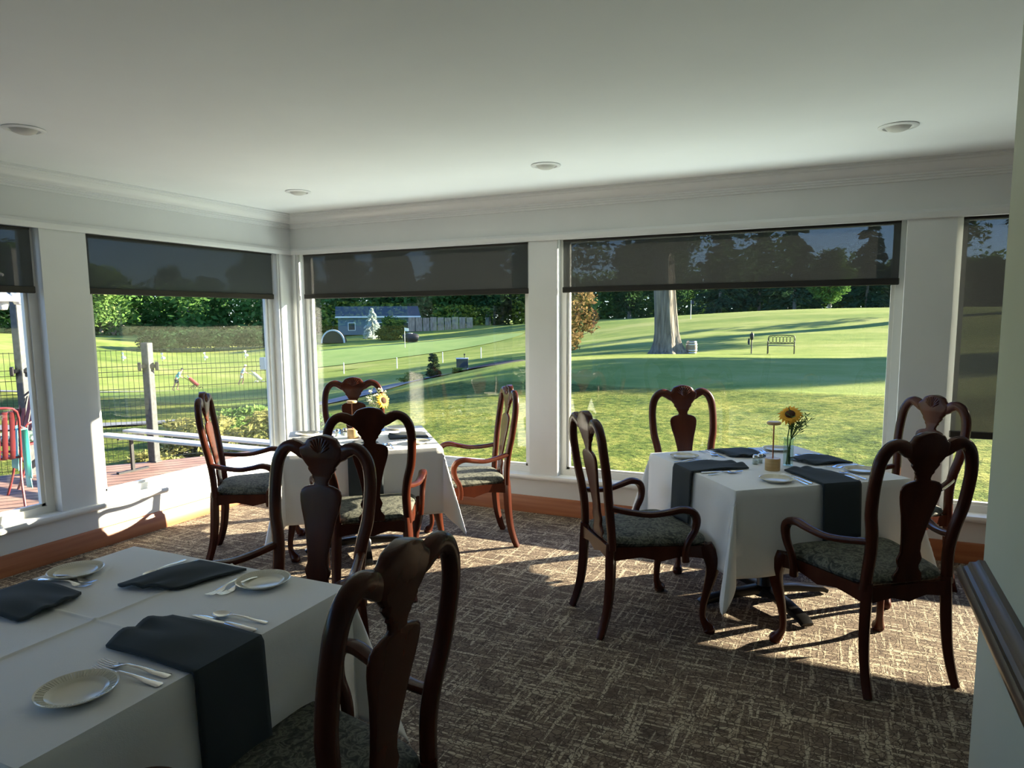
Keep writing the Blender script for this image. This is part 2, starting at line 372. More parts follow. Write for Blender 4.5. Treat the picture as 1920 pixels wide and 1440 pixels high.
# window stools filling the reveal, frames, glass
k = 4
for i, (a, b_) in enumerate(BACK):
    fr = MB(); W = .045
    fr.box((a, 0, .27), (b_, .16, .30), 0)
    fr.box((a, .07, .30), (b_, .13, .345)).box((a, .07, 2.05), (b_, .13, 2.07)).box((a, .07, .345), (a+W, .13, 2.05)).box((b_-W, .07, .345), (b_, .13, 2.05))
    fr.box((a+W, .085, .345), (a+W+.022, .115, 2.05)).box((b_-W-.022, .085, .345), (b_-W, .115, 2.05)).box((a+W, .085, .345), (b_-W, .115, .362))
    o = struct(fr, 'window_%d' % (i+1), FRAME)
    MB().box((a+W, .100, .355), (b_-W, .106, 2.05)).build('pane', GLASS, o, False)
for i, (a, b_) in enumerate(LEFT):
    fr = MB(); W = .05
    fr.box((-.16, a, .27), (0, b_, .30))
    fr.box((-.13, a, .30), (-.07, b_, .345)).box((-.13, a, 2.05), (-.07, b_, 2.07)).box((-.13, a, .345), (-.07, a+W, 2.05)).box((-.13, b_-W, .345), (-.07, b_, 2.05))
    fr.box((-.115, a+W, .345), (-.085, a+W+.022, 2.05)).box((-.115, b_-W-.022, .345), (-.085, b_-W, 2.05)).box((-.115, a+W, .345), (-.085, b_-W, .362))
    o = struct(fr, 'window_%d' % (i+4), FRAME)
    MB().box((-.106, a+W, .355), (-.100, b_-W, 2.05)).build('pane', GLASS, o, False)
# chair rail on the partition
rp = [(0, .735), (.010, .735), (.014, .760), (.028, .772), (.028, .782), (.042, .792), (.046, .806), (.058, .818), (.061, .838), (.054, .850), (.046, .846), (.038, .850), (.034, .860), (.020, .862), (.014, .868), (0, .868)]
rings = [[(PX-d, y, z) for d, z in rp] for y in (-9, -2.80)]
struct(MB().loft(rings), 'trim_4', RAILW, True)
rings = [[(PX-d, y, z) for d, z in [(0, 0), (.018, 0), (.018, .11), (.01, .128), (0, .13)]] for y in (-9, -2.79)]
struct(MB().loft(rings), 'baseboard_partition', BASEW, True)
# corner post mouldings (between the two corner windows)
mb = MB(); mb.box((0, -.155, .30), (.014, -.12, 2.07), .004).box((0.03, -.014, .30), (.06, 0, 2.07), .004)
struct(mb, 'trim_5', TRIM, True)

# roller blinds
def blind(label, a, b_, zb, axis):
    t = empty('roller_blind', (0, 0, 0), 0, label, 'window blind', 'solar roller blinds at the windows')
    if axis == 'x':
        t.location = ((a+b_)/2, .035, 2.06); w_ = (b_-a)/2; f = MB().box((-w_, -.001, zb+.04-2.06), (w_, .001, 0)); g = MB().box((-w_-.004, -.012, zb-2.06), (w_+.004, .012, zb+.042-2.06), .004); h = MB().sweep([(-w_, 0, -.002), (w_, 0, -.002)], .007, 10)
    else:
        t.location = (-.035, (a+b_)/2, 2.06); w_ = (b_-a)/2; f = MB().box((-.001, -w_, zb+.04-2.06), (.001, w_, 0)); g = MB().box((-.012, -w_-.004, zb-2.06), (.012, w_+.004, zb+.042-2.06), .004); h = MB().sweep([(0, -w_, -.002), (0, w_, -.002)], .007, 10)
    f.build('screen_fabric', BLIND, t, False); g.build('bottom_bar', BLINDBAR, t, False); h.build('roller_tube', BLINDBAR, t)
blind('dark see-through roller blind on the window just right of the room corner', .115, 2.268, 1.682, 'x')
blind('wide see-through roller blind in front of the big tree trunk', 2.555, 4.735, 1.682, 'x')
blind('long grey roller blind lowered almost to the table height at the far right', 5.055, 7.17, .76, 'x')
blind('dark roller blind on the window just left of the room corner', -1.86, -.20, 1.678, 'y')
blind('dark roller blind cut by the left edge of the photo', -4.07, -2.20, 1.674, 'y')

# recessed ceiling lights, sprinkler
lt = empty('recessed_ceiling_light', (2.80, -.90, ZC), 0, 'round white recessed ceiling light, nearest the middle of the room', 'ceiling light', 'recessed ceiling lights')
mb = MB(); mb.lathe([(.088, 0), (.090, -.004), (.084, -.008), (.068, -.009), (.066, -.002), (.064, 0)], seg=40); mb.build('trim_ring', TRIM, lt)
MB().lathe([(.0001, -.026), (.028, -.024), (.048, -.016), (.060, -.001)], seg=40, caps=True).build('eyeball', mat('eyeball_paint', (.55, .55, .52), .5), lt)
copy_tree(lt, (.91, -.90, ZC), 0, 'round white recessed ceiling light closest to the room corner')
copy_tree(lt, (4.64, -.93, ZC), 0, 'round white recessed ceiling light at the far right near the partition')
copy_tree(lt, (.92, -2.76, ZC), 0, 'round white recessed ceiling light at the left edge of the photo')
sp = empty('fire_sprinkler', (.30, -2.62, ZC), 0, 'tiny sprinkler head on the ceiling by the left crown moulding', 'sprinkler')
MB().lathe([(.0001, 0), (.028, 0), (.03, -.004), (.022, -.007), (.0001, -.008)], seg=20).build('escutcheon', TRIM, sp)
MB().lathe([(.0001, -.006), (.008, -.006), (.008, -.022), (.004, -.024), (.004, -.034), (.014, -.036), (.014, -.038), (.0001, -.038)], seg=12).build('sprinkler_head', CHROME, sp)

# ------------------------------------------------------------------ chairs (facing local +y)
def lerp(tab, t):
    for (a, va), (b_, vb) in zip(tab, tab[1:]):
        if t <= b_: 
            k = (t-a)/(b_-a); return va+(vb-va)*k
    return tab[-1][1]
def back_y(z): return lerp([(0, -.285), (.12, -.262), (.3, -.235), (.45, -.225), (.6, -.238), (.75, -.262), (.9, -.285), (1.06, -.30)], z)
def make_chair():
    t = empty('dining_armchair', (0, 0, 0), 0, 'x', 'chair', 'dark cherry armchairs around the tables')
    # hoop back frame: one side post up, arch, dip into the crest and down the other side
    half = [(.190, .42), (.184, .50), (.181, .58), (.190, .66), (.208, .74), (.214, .82), (.213, .89), (.203, .95), (.180, .990), (.148, 1.009), (.116, 1.004), (.086, .986), (.058, .966)]
    for s_ in (-1, 1):
        pts = [(s_*x, back_y(z), z) for x, z in half]
        rad = [(.019, .023)]*2 + [(.020, .023)]*5 + [(.020, .024)]*3 + [(.019, .028), (.015, .028), (.008, .020)]
        MB().sweep(pts, [(b2, a2) for a2, b2 in rad], 12, up=(0, 1, 0), smooth=4, sq=2.6).build('back_post', CHERRY, t)
    # vase-shaped splat with crest
    W = [(.44, .070), (.47, .066), (.49, .050), (.505, .047), (.52, .054), (.535, .058), (.55, .052), (.565, .046), (.60, .046), (.66, .056), (.72, .069), (.77, .084), (.80, .091), (.825, .093), (.842, .088), (.853, .075), (.860, .055), (.864, .034), (.872, .030), (.885, .034), (.895, .044), (.902, .043), (.912, .052), (.925, .062), (.932, .060), (.945, .072), (.965, .088), (.985, .100), (1.003, .104), (1.014, .092), (1.022, .076), (1.032, .070), (1.041, .062), (1.048, .046), (1.053, .028), (1.056, .006)]
    zs = np.unique(np.concatenate([np.array([z for z, _ in W]), np.linspace(.44, 1.05, 60)]))
    rings = []
    for z in zs:
        w_ = lerp(W, z); th = .0085 if z < .9 else .0085+.010*min(1, (z-.9)/.07); yy = back_y(z) + .002
        rings.append([(w_*math.copysign(abs(math.cos(a))**.35, math.cos(a)), yy+th*math.copysign(abs(math.sin(a))**.6, math.sin(a)), z) for a in np.linspace(0, 2*PI, 20, endpoint=False)])
    MB().loft(rings).build('splat', CHERRY, t)
    sh = MB()
    for k_ in range(-4, 5):
        a = k_*.235; L = .062 if abs(k_) < 4 else .05
        x1, z1 = math.sin(a)*L*1.02, .985+math.cos(a)*L*.98
        sh.sweep([(0, back_y(.985)+.017, .985), (x1*.6, back_y(z1)+.0225, .985+(z1-.985)*.6), (x1, back_y(z1)+.017, z1)], [.0018, .0052, .0068], 8, smooth=3)
    sh.build('shell_carving', CHERRY, t)
    # seat rails with scalloped lower edges
    def rail(p0, p1, th=.022, prof=((0, .365), (.12, .375), (.3, .385), (.42, .372), (.5, .362), (.58, .372), (.7, .385), (.88, .375), (1, .365))):
        mb = MB(); p0, p1 = Vector(p0), Vector(p1); d = p1-p0; n = Vector((-d.y, d.x)).normalized()*th
        rings = []
        for i in range(25):
            q = i/24; zl = lerp(prof, q); p = p0+d*q
            rings.append([(p.x, p.y, zl), (p.x+n.x, p.y+n.y, zl), (p.x+n.x, p.y+n.y, .435), (p.x, p.y, .435)])
        mb.loft(rings); return mb
    fr = MB()
    for a_, b2 in (((-.285, .235), (-.195, -.235)), ((.195, -.235), (.285, .235)), ((.285, .235), (-.285, .235)), ((-.195, -.245), (.195, -.245))):
        r = rail(a_, b2); fr.add(r.v, r.f)
    fr.build('seat_frame', CHERRY, t)
    # cushion
    rings = []
    for z, g in ((.428, -.014), (.436, -.004), (.450, .002), (.463, -.004), (.474, -.022), (.481, -.055), (.485, -.11), (.486, -.17)):
        pts = []
        for a in np.linspace(0, 2*PI, 48, endpoint=False):
            c, d = math.cos(a), math.sin(a); c2 = math.copysign(abs(c)**.32, c); d2 = math.copysign(abs(d)**.32, d)
            y = .005 + d2*(.232+g); hw = (.238 + .045*d2) + g
            pts.append((c2*hw, y, z))
        rings.append(pts)
    MB().loft(rings).build('seat', DAMASK, t)
    for s_ in (-1, 1):
        MB().sweep([(s_*.190, back_y(.63)+.005, .622), (s_*.222, -.16, .606), (s_*.260, -.07, .598), (s_*.286, .01, .610), (s_*.300, .07, .622), (s_*.308, .118, .608), (s_*.309, .138, .572), (s_*.304, .132, .520), (s_*.297, .105, .468), (s_*.290, .095, .415), (s_*.285, .10, .37)],
                   [(.017, .014), (.018, .014), (.020, .014), (.022, .015), (.024, .017), (.024, .019), (.019, .019), (.017, .017), (.016, .016), (.017, .017), (.018, .019)], 10, smooth=4, sq=2.4).build('arm', CHERRY, t)
        # cabriole front leg
        MB().sweep([(s_*.262, .212, .435), (s_*.272, .225, .40), (s_*.280, .240, .355), (s_*.278, .240, .30), (s_*.266, .226, .22), (s_*.257, .212, .14), (s_*.256, .210, .08), (s_*.264, .222, .045), (s_*.272, .236, .022), (s_*.272, .238, .003)],
                   [.030, .036, .036, .029, .021, .016, .015, .020, .029, .024], 12, smooth=4, sq=2.5).build('leg', CHERRY, t)
        MB().sweep([(s_*.182, -.228, .45), (s_*.186, -.232, .36), (s_*.190, -.236, .26), (s_*.194, -.248, .15), (s_*.199, -.270, .06), (s_*.203, -.292, .001)],
                   [(.021, .021), (.022, .022), (.021, .022), (.019, .020), (.018, .018), (.017, .016)], 10, smooth=4, sq=5).build('leg', CHERRY, t)
    return t
chair = make_chair(); chair_used = [False]
def place_chair(crest, ang, label, back=.30):
    """crest: floor point under the crest, ang: facing direction in degrees"""
    a = math.radians(ang); loc = (crest[0]+math.cos(a)*back, crest[1]+math.sin(a)*back, 0)
    if not chair_used[0]: chair.location = loc; chair.rotation_euler = (0, 0, a-PI/2); chair['label'] = label; chair_used[0] = True; return chair
    return copy_tree(chair, loc, a-PI/2, label)
T1, T2, T3 = (2.715, -3.785), (1.64, -1.24), (4.12, -1.07); A1, A2, A3 = 0.0, math.radians(40), math.radians(38)
def rel(T, A, d, k_): # point at distance d from the table centre along side k
    a = A + k_*PI/2; return (T[0]+math.cos(a)*d, T[1]+math.sin(a)*d)
place_chair((1.05, -1.56), 38, 'armchair seen from its side left of the middle table, nearest the left windows', 0)
place_chair(rel(T2, A2, .98, 1), -52, 'armchair on the far side of the middle table against the corner window')
place_chair(rel(T2, A2, .99, 3), 128, 'armchair with its back to us on the near side of the middle table')
place_chair((2.20, -.84), 219, 'armchair seen from its side at the right end of the middle table', 0)
place_chair((2.665, -3.075), -84, 'armchair on the far side of the front left table, its carved shell crest facing us', 0)
place_chair((3.355, -3.75), 180, 'large nearest armchair at the bottom of the photo, turned to the front left table', 0)
place_chair((3.57, -1.54), 38.5, 'armchair at the left side of the right table, dark patterned seat in view', 0)
place_chair(rel(T3, A3, 1.0, 1), -52, 'armchair at the window side of the right table below the big tree')
place_chair((4.70, -.58), 221, 'armchair at the far right of the right table before the long blind', 0)
place_chair((4.58, -1.60), 127, 'armchair nearest us at the right table, its back hiding the table corner', 0)

# ------------------------------------------------------------------ tables and cloths
ZT = .728
def make_table():
    t = empty('dining_table', (0, 0, 0), 0, 'x', 'table', 'square pedestal tables under white cloths')
    MB().box((-.45, -.45, .695), (.45, .45, .722), .006).build('tabletop', WOODG, t)
    MB().lathe([(.0001, .03), (.06, .03), (.055, .06), (.038, .09), (.038, .66), (.12, .675), (.12, .695), (.0001, .695)], seg=20).build('pedestal', BLACKM, t)
    for i in range(4):
        a = i*PI/2; c, s_ = math.cos(a), math.sin(a)
        MB().sweep([(c*.03, s_*.03, .062), (c*.18, s_*.18, .052), (c*.34, s_*.34, .030), (c*.37, s_*.37, .015)], [(.034, .022), (.034, .020), (.034, .015), (.032, .012)], 10, up=(0, 0, 1), sq=5).build('foot', BLACKM, t)
    return t
tb = make_table(); tb.location = (T1[0], T1[1], 0); tb['label'] = 'table at the front left under a creased white cloth'
copy_tree(tb, (T2[0], T2[1], 0), A2, 'pedestal table in the corner by both windows, under a sunlit cloth')
copy_tree(tb, (T3[0], T3[1], 0), A3, 'pedestal table on the right, its black cross foot showing under the cloth')
def tablecloth(T, A, label, seed, drop=.40, crease=0.0):
    a = .457; n = 22; e = np.concatenate([-(a+np.linspace(drop, 0, n, endpoint=False)), np.unique(np.round(np.concatenate([np.linspace(-a, a, 25), [-.012, -.007, -.0035, .0035, .007, .012]]), 5)), a+np.linspace(0, drop, n+1)[1:]])
    rs = np.random.default_rng(seed); ph = rs.uniform(0, 6.28, 12)
    P = np.zeros((len(e), len(e), 3))
    for i, u in enumerate(e):
        for j, v in enumerate(e):
            ex, ey = max(abs(u)-a, 0), max(abs(v)-a, 0); su, sv = (1 if u >= 0 else -1), (1 if v >= 0 else -1)
            x, y = min(abs(u), a)*su, min(abs(v), a)*sv; z = ZT + .0
            if ex == 0 and ey == 0:
                if crease: z += .0042*math.exp(-(u/.0055)**2) + .0042*math.exp(-(v/.0055)**2)
                z += .0006*math.sin(u*17+ph[0])*math.sin(v*13+ph[1])
            elif ex > 0 and ey > 0:
                rho = math.hypot(ex, ey); th = math.atan2(ey, ex); g = math.exp(-((th-PI/4)/.45)**2)
                r = rho*(.035+.27*g); x += su*r*math.cos(th if g < .98 else PI/4); y += sv*r*math.sin(th if g < .98 else PI/4)
                z -= math.sqrt(max(rho*rho-r*r, 0))
            else:
                d = ex+ey; s_ = v if ex > 0 else u; q = d/drop
                rip = .017*q*math.sin(s_*9+ph[2+(su > 0)+(2 if ex > 0 else 0)]) + .005*q*math.sin(s_*23+ph[6])
                off = .006*min(1, d/.02) + .03*d + max(rip, -.4*.01)*(1-abs(s_)/a)**.5*1.0
                if ex > 0: x += su*off
                else: y += sv*off
                z -= d
            if ex > 0 or ey > 0: z += .004*(1-min(1, (ex+ey)/.01))*0
            P[i, j] = (x, y, z)
    o = grid_mesh('tablecloth', P, CLOTH, None, .0015); o.location = (T[0], T[1], 0.0); o.rotation_euler = (0, 0, A)
    return tag(o, label, 'tablecloth', 'white tablecloths')
tablecloth(T1, A1, 'white cloth with crossing fold creases on the front left table', 1, .40, 1)
tablecloth(T2, A2, 'sunlit white cloth on the middle table in the room corner', 2, .40)
tablecloth(T3, A3, 'white cloth hanging in a pointed corner fold on the right table', 3, .40)

# ------------------------------------------------------------------ tableware (setting local frame: diner sits at -y, table centre at +y, origin on the edge)
def make_plate():
    t = empty('bread_plate', (0, 0, 0), 0, 'x', 'plate', 'cream bread plates')
    KP = .92
    mb = MB(); seg = 64; prof = [(.0001, .004), (.050, .004), (.056, .006), (.062, .010), (.082, .0165), (.0845, .0175), (.0845, .0155), (.064, .006), (.054, 0), (.052, 0), (.050, .002), (.0001, .002)]
    rings = [[(KP*r*math.cos(2*PI*j/seg), KP*r*math.sin(2*PI*j/seg), z+(.0007*(j % 2) if i == 3 or i == 4 and r > .08 else 0)) for j in range(seg)] for i, (r, z) in enumerate(prof)]
    mb.loft(rings, False).build('plate_body', CHINA, t)
    mb = MB()
    for j in range(72):
        a = 2*PI*j/72; c, s_ = math.cos(a), math.sin(a)
        mb.sweep([(KP*c*.064, KP*s_*.064, .0112), (KP*c*.080, KP*s_*.080, .0162)], [.0007, .0011], 4)
    mb.build('fluted_rim', CHINA, t)
    return t
def strip(rows, zoff=.0):
    """rows: (y, x_center, half_width, z, thickness)"""
    rings = []
    for y, xc, w_, z, th in rows:
        rings.append([(xc+w_*math.cos(a), y, z+th*math.sin(a)) for a in np.linspace(0, 2*PI, 10, endpoint=False)])
    return rings
def make_fork():
    t = empty('dinner_fork', (0, 0, 0), 0, 'x', 'fork', 'silver forks')
    mb = MB(); mb.loft(strip([(-.100, 0, .006, .003, .0012), (-.095, 0, .0105, .003, .0015), (-.06, 0, .0085, .005, .0018), (-.02, 0, .0045, .010, .002), (.02, 0, .0035, .011, .002), (.035, 0, .006, .008, .0016), (.045, 0, .0115, .005, .0013), (.055, 0, .0125, .0035, .0012), (.060, 0, .0125, .003, .0012)])); mb.build('handle', STEEL, t)
    mb = MB()
    for i in range(4):
        x = -.0096+i*.0064; mb.loft(strip([(.056, x, .0026, .003, .0011), (.075, x, .0020, .0035, .001), (.095, x, .0015, .007, .0009), (.102, x, .0008, .009, .0006)]))
    mb.build('tines', STEEL, t); return t
def make_knife():
    t = empty('dinner_knife', (0, 0, 0), 0, 'x', 'knife', 'silver table knives')
    MB().loft(strip([(-.115, 0, .004, .0045, .002), (-.112, 0, .009, .0045, .004), (-.06, 0, .0085, .0048, .0044), (-.015, 0, .006, .0045, .004), (-.008, 0, .0055, .004, .0025)])).build('handle', STEEL, t)
    MB().loft(strip([(-.010, 0, .0055, .004, .0015), (.01, .001, .0085, .0035, .001), (.07, .001, .0095, .003, .0009), (.10, -.002, .006, .003, .0008), (.112, -.005, .001, .003, .0005)])).build('blade', STEEL, t); return t
def make_spoon():
    t = empty('teaspoon', (0, 0, 0), 0, 'x', 'spoon', 'silver teaspoons')
    MB().loft(strip([(-.085, 0, .004, .003, .001), (-.08, 0, .008, .003, .0014), (-.05, 0, .0065, .005, .0016), (-.01, 0, .0035, .010, .0018), (.02, 0, .003, .011, .0018), (.032, 0, .004, .009, .0015)])).build('handle', STEEL, t)
    rings = []
    for q in np.linspace(0, 1, 9):
        y = .030+q*.055; w_ = .0185*math.sqrt(max(0.0, 1-(2*q-1)**2))*(1.04-.12*q)+.0006
        rings.append([(w_*x, y, .0085-.0065*(1-x*x)*math.sin(PI*q)) for x in np.linspace(-1, 1, 9)] + [(w_*x, y, .0095-.0065*(1-x*x)*math.sin(PI*q)) for x in np.linspace(1, -1, 9)])
    MB().loft(rings).build('bowl', STEEL, t); return t
protos = {'plate': make_plate(), 'fork': make_fork(), 'knife': make_knife(), 'spoon': make_spoon()}
used = set()
def put(kind, T, ang, x, y, rz, label, dz=.0):
    """ang: direction from the place edge to the table centre"""
    c, s_ = math.cos(ang), math.sin(ang); ex = (s_, -c)   # local +x = right hand of the diner
    px, py = T[0]-c*.457+c*y+ex[0]*x, T[1]-s_*.457+s_*y+ex[1]*x
    loc = (px, py, ZT+.001+dz); r = ang-PI/2+rz
    if kind not in used:
        used.add(kind); p = protos[kind]; p.location = loc; p.rotation_euler = (0, 0, r); p['label'] = label; return p
    return copy_tree(protos[kind], loc, r, label)
def napkin(T, ang, label, hang=.25, length=.31, w_=.1, x0=0.0, skew=0.0, puff=.026, seed=0):
    """folded napkin lying on the table; hang>0 lets its end fall over the edge"""
    s0 = -(hang+.004) if hang else .03
    ss = np.concatenate([np.linspace(s0, -.006, 12), np.linspace(0, length, 20)]) if hang else np.linspace(s0, length, 24)
    us = np.linspace(-1, 1, 17); P = np.zeros((len(ss), len(us), 3)); rs = np.random.default_rng(seed); ph = rs.uniform(0, 6, 3)
    for i, q in enumerate(ss):
        for j, u in enumerate(us):
            if q < 0: P[i, j] = (x0+u*w_, -.019-.012*(-q)/max(hang, .01)-.003*math.sin(u*4+ph[0])*(-q/max(hang, .01)), ZT-.002+q*.98+.004*u)
            else:
                g = q/length; tip = (1-.0*abs(u))*1
                wave = puff*(math.sin(PI*g**.8)**2*(.55+.45*math.cos(u*3.1+ph[2]))*g + .55*g**4*math.exp(-((abs(u)-.35)/.3)**2))
                sk = skew*g
                yy = q + (.03*math.sin(ph[0]) * u)*g**2 - .02*abs(u)**3*g**3
                P[i, j] = (x0+u*w_*(1-.06*g)+sk, yy - (.014 if q < .005 and hang else 0), ZT+.0055+wave+.0015*math.sin(u*6+ph[1])*g)
    o = grid_mesh('cloth_napkin', P, NAPK, None, 0); md = o.modifiers.new('solid', 'SOLIDIFY'); md.thickness = .007; md.offset = 1
    c, s_ = math.cos(ang), math.sin(ang); o.location = (T[0]-c*.457, T[1]-s_*.457, 0); o.rotation_euler = (0, 0, ang-PI/2)
    return tag(o, label, 'napkin', 'slate grey napkins')
def setting(T, ang, where, hang=.25, x0=0.0, length=.31, plate=(-.25, .125), seed=0, skew=0.0):
    napkin(T, ang, 'slate grey folded napkin, '+where, hang, length, .1, x0, skew, seed=seed)
    put('fork', T, ang, x0-.135, .125, .10, 'silver fork beside the napkin, '+where)
    put('fork', T, ang, x0-.165, .110, .06, 'silver fork beside the bread plate, '+where)
    put('plate', T, ang, x0+plate[0], plate[1], 0, 'cream fluted bread plate, '+where)
    put('knife', T, ang, x0+.125, .135, -.04, 'silver knife, '+where)
    put('spoon', T, ang, x0+.160, .115, .12, 'silver teaspoon, '+where)
setting(T1, PI, 'place nearest us on the front left table', .30, 0, .30, (-.255, .14), 1)
setting(T1, -PI/2, 'far place on the front left table', 0, 0, .27, (-.215, .085), 2, .06)
setting(T1, 0, 'left photo edge of the front left table', 0, 0, .30, (-.20, .08), 3)
setting(T2, A2, 'left place on the middle table', 0, 0, .28, (-.27, .12), 4)
setting(T2, A2-PI/2, 'far window place on the middle table', 0, 0, .28, (-.27, .12), 5)
setting(T2, A2+PI/2, 'near place on the middle table', .26, .0, .28, (-.27, .12), 6)
setting(T2, A2+PI, 'right place on the middle table', 0, 0, .28, (-.27, .12), 7)
setting(T3, A3, 'left place on the right table', .26, -.02, .29, (-.26, .12), 8)
setting(T3, A3-PI/2, 'window place on the right table', 0, 0, .28, (-.27, .12), 9)
setting(T3, A3+PI/2, 'near place on the right table', .25, .07, .29, (-.25, .115), 10)
setting(T3, A3+PI, 'far right place on the right table', 0, 0, .28, (-.27, .12), 11)

# table lamps, vases, shakers
lp = empty('table_lamp', (4.15, -1.20, ZT+.001), 0, 'small cordless lamp with round wooden base on the right table', 'lamp', 'cordless table lamps')
MB().lathe([(.0001, 0), (.036, 0), (.037, .003), (.037, .058), (.035, .062), (.0001, .062)], seg=32).build('base', BAMBOO, lp)
MB().lathe([(.0035, .06), (.0035, .235)], seg=10).build('stem', COPPER, lp)
MB().lathe([(.0001, .232), (.030, .232), (.034, .236), (.034, .242), (.030, .247), (.0001, .248)], seg=32).build('lamp_head', BAMBOO, lp)
copy_tree(lp, (1.573, -1.232, ZT+.001), 0, 'small cordless lamp glowing pale in the sun on the middle table')
def flower_head(c, nrm, r, parent, m=PETAL, npet=18):
    n = Vector(nrm).normalized(); a = n.orthogonal().normalized(); b_ = n.cross(a); c = Vector(c); mb = MB()
    for ring_, rr, off in ((0, r, 0), (1, r*.86, .5)):
        for i in range(npet):
            th = 2*PI*(i+off)/npet; d = a*math.cos(th)+b_*math.sin(th); s_ = n.cross(d); L = rr*random.uniform(.88, 1.05); wd = r*.15
            q = [c+d*r*.3, c+d*L*.62+s_*wd+n*.003, c+d*L-n*.006*(1+ring_)+n*random.uniform(-.004, .004), c+d*L*.62-s_*wd+n*.003]
            up_ = n*.0006
            mb.add([q[0], q[1], q[2], q[3], q[0]+up_, q[1]+up_, q[2]+up_, q[3]+up_], [(3, 2, 1, 0), (4, 5, 6, 7), (0, 1, 5, 4), (1, 2, 6, 5), (2, 3, 7, 6), (3, 0, 4, 7)])
    fl = mb.build('petals', m, parent, False)
    mb = MB(); rot = Matrix((a, b_, n)).transposed()
    rings = [[tuple(c+rot@Vector((q*math.cos(t_), q*math.sin(t_), z))) for t_ in np.linspace(0, 2*PI, 16, endpoint=False)] for q, z in ((r*.36, -.003), (r*.38, .004), (r*.28, .009), (r*.10, .010))]
    mb.loft(rings).build('flower_disc', SEEDM, parent)
def bouquet(T, label_v, label_f, nrm, cream):
    x, y = T; v = empty('glass_vase', (x, y, ZT+.001), 0, label_v, 'vase', 'bud vases')
    MB().lathe([(.0001, 0), (.024, 0), (.025, .004), (.025, .145), (.027, .150), (.0255, .150), (.0235, .144), (.0235, .010), (.0001, .008)], seg=28).build('vase_body', VASE, v)
    f = empty('sunflower_bouquet', (x, y, ZT+.012), 0, label_f, 'flowers', 'cut flower bouquets')
    h = Vector((.002, -.01, .262)) if not cream else Vector((.070, -.012, .230))
    MB().sweep([(.008, .004, 0), (-.006, -.002, .12), (h.x*.6, h.y*.6, .2), tuple(h)], .0028, 8, smooth=3).build('stem', STEMG, f)
    flower_head(h, nrm, .066 if not cream else .058, f)
    sp_ = MB(); lf = MB(); cr = MB()
    for i in range(17):
        a = random.uniform(0, 6.28); R_ = random.uniform(.02, .07)*(1.0 if cream else .8); H_ = random.uniform(.20, .30 if cream else .275)
        ex = -.015 if cream else .045
        p = (ex+math.cos(a)*R_, math.sin(a)*R_*.8, H_)
        sp_.sweep([(random.uniform(-.012, .012), random.uniform(-.012, .012), 0), (ex*.2, 0, .13), p], .0014, 6, smooth=2)
        for k_ in range(7):
            t_ = random.uniform(.45, 1); b_ = Vector((ex*.2*(1-t_)+p[0]*t_, p[1]*t_, .13+(H_-.13)*t_)); d = Vector((random.uniform(-1, 1), random.uniform(-1, 1), random.uniform(.1, 1))).normalized(); s_ = d.orthogonal().normalized()*.0035
            e_ = b_+d*random.uniform(.022, .048); mm = (b_+e_)/2; lf.add([b_, mm+s_, e_, mm-s_], [(0, 1, 2, 3)])
        if cream:
            for k_ in range(10):
                q = Vector(p)+Vector((random.uniform(-.016, .016), random.uniform(-.016, .016), random.uniform(-.004, .006)))
                cr.lathe([(.0001, -.003), (.0045, 0), (.003, .003), (.0001, .004)], tuple(q), 7)
    sp_.build('sprigs', STEMP if cream else STEMG, f); lf.build('leaves', STEMP if cream else STEMG, f, False)
    if cream: cr.build('cream_blossoms', PETALW, f)
bouquet((4.215, -1.085), 'tall clear glass vase on the right table', 'single sunflower with thin greenery in the vase on the right table', (-.05, -.68, .73), False)
bouquet((1.66, -1.09), 'clear glass vase behind a chair back on the middle table', 'cream blossoms with a sunflower turned aside on the middle table', (.85, -.15, .25), True)
sk = empty('salt_shaker', (4.055, -1.085, ZT+.001), 0, 'little glass shaker with steel cap beside the lamp on the right table', 'shaker', 'salt and pepper shakers')
MB().lathe([(.0001, 0), (.015, 0), (.016, .003), (.0125, .030), (.0125, .036)], seg=16).build('shaker_glass', VASE, sk)
MB().lathe([(.0001, .003), (.0125, .003), (.0112, .020), (.0001, .021)], seg=16).build('contents', SALT, sk)
MB().lathe([(.0135, .034), (.0135, .044), (.009, .051), (.0001, .053)], seg=16).build('cap', STEEL, sk)
copy_tree(sk, (4.075, -1.045, ZT+.001), .4, 'glass shaker half hidden behind the nearer one on the right table')
copy_tree(sk, (1.46, -1.17, ZT+.001), 0, 'glass shaker left of the lamp on the middle table')
copy_tree(sk, (1.43, -1.215, ZT+.001), 0, 'glass shaker closest to the left chair on the middle table')

#EXTERIOR

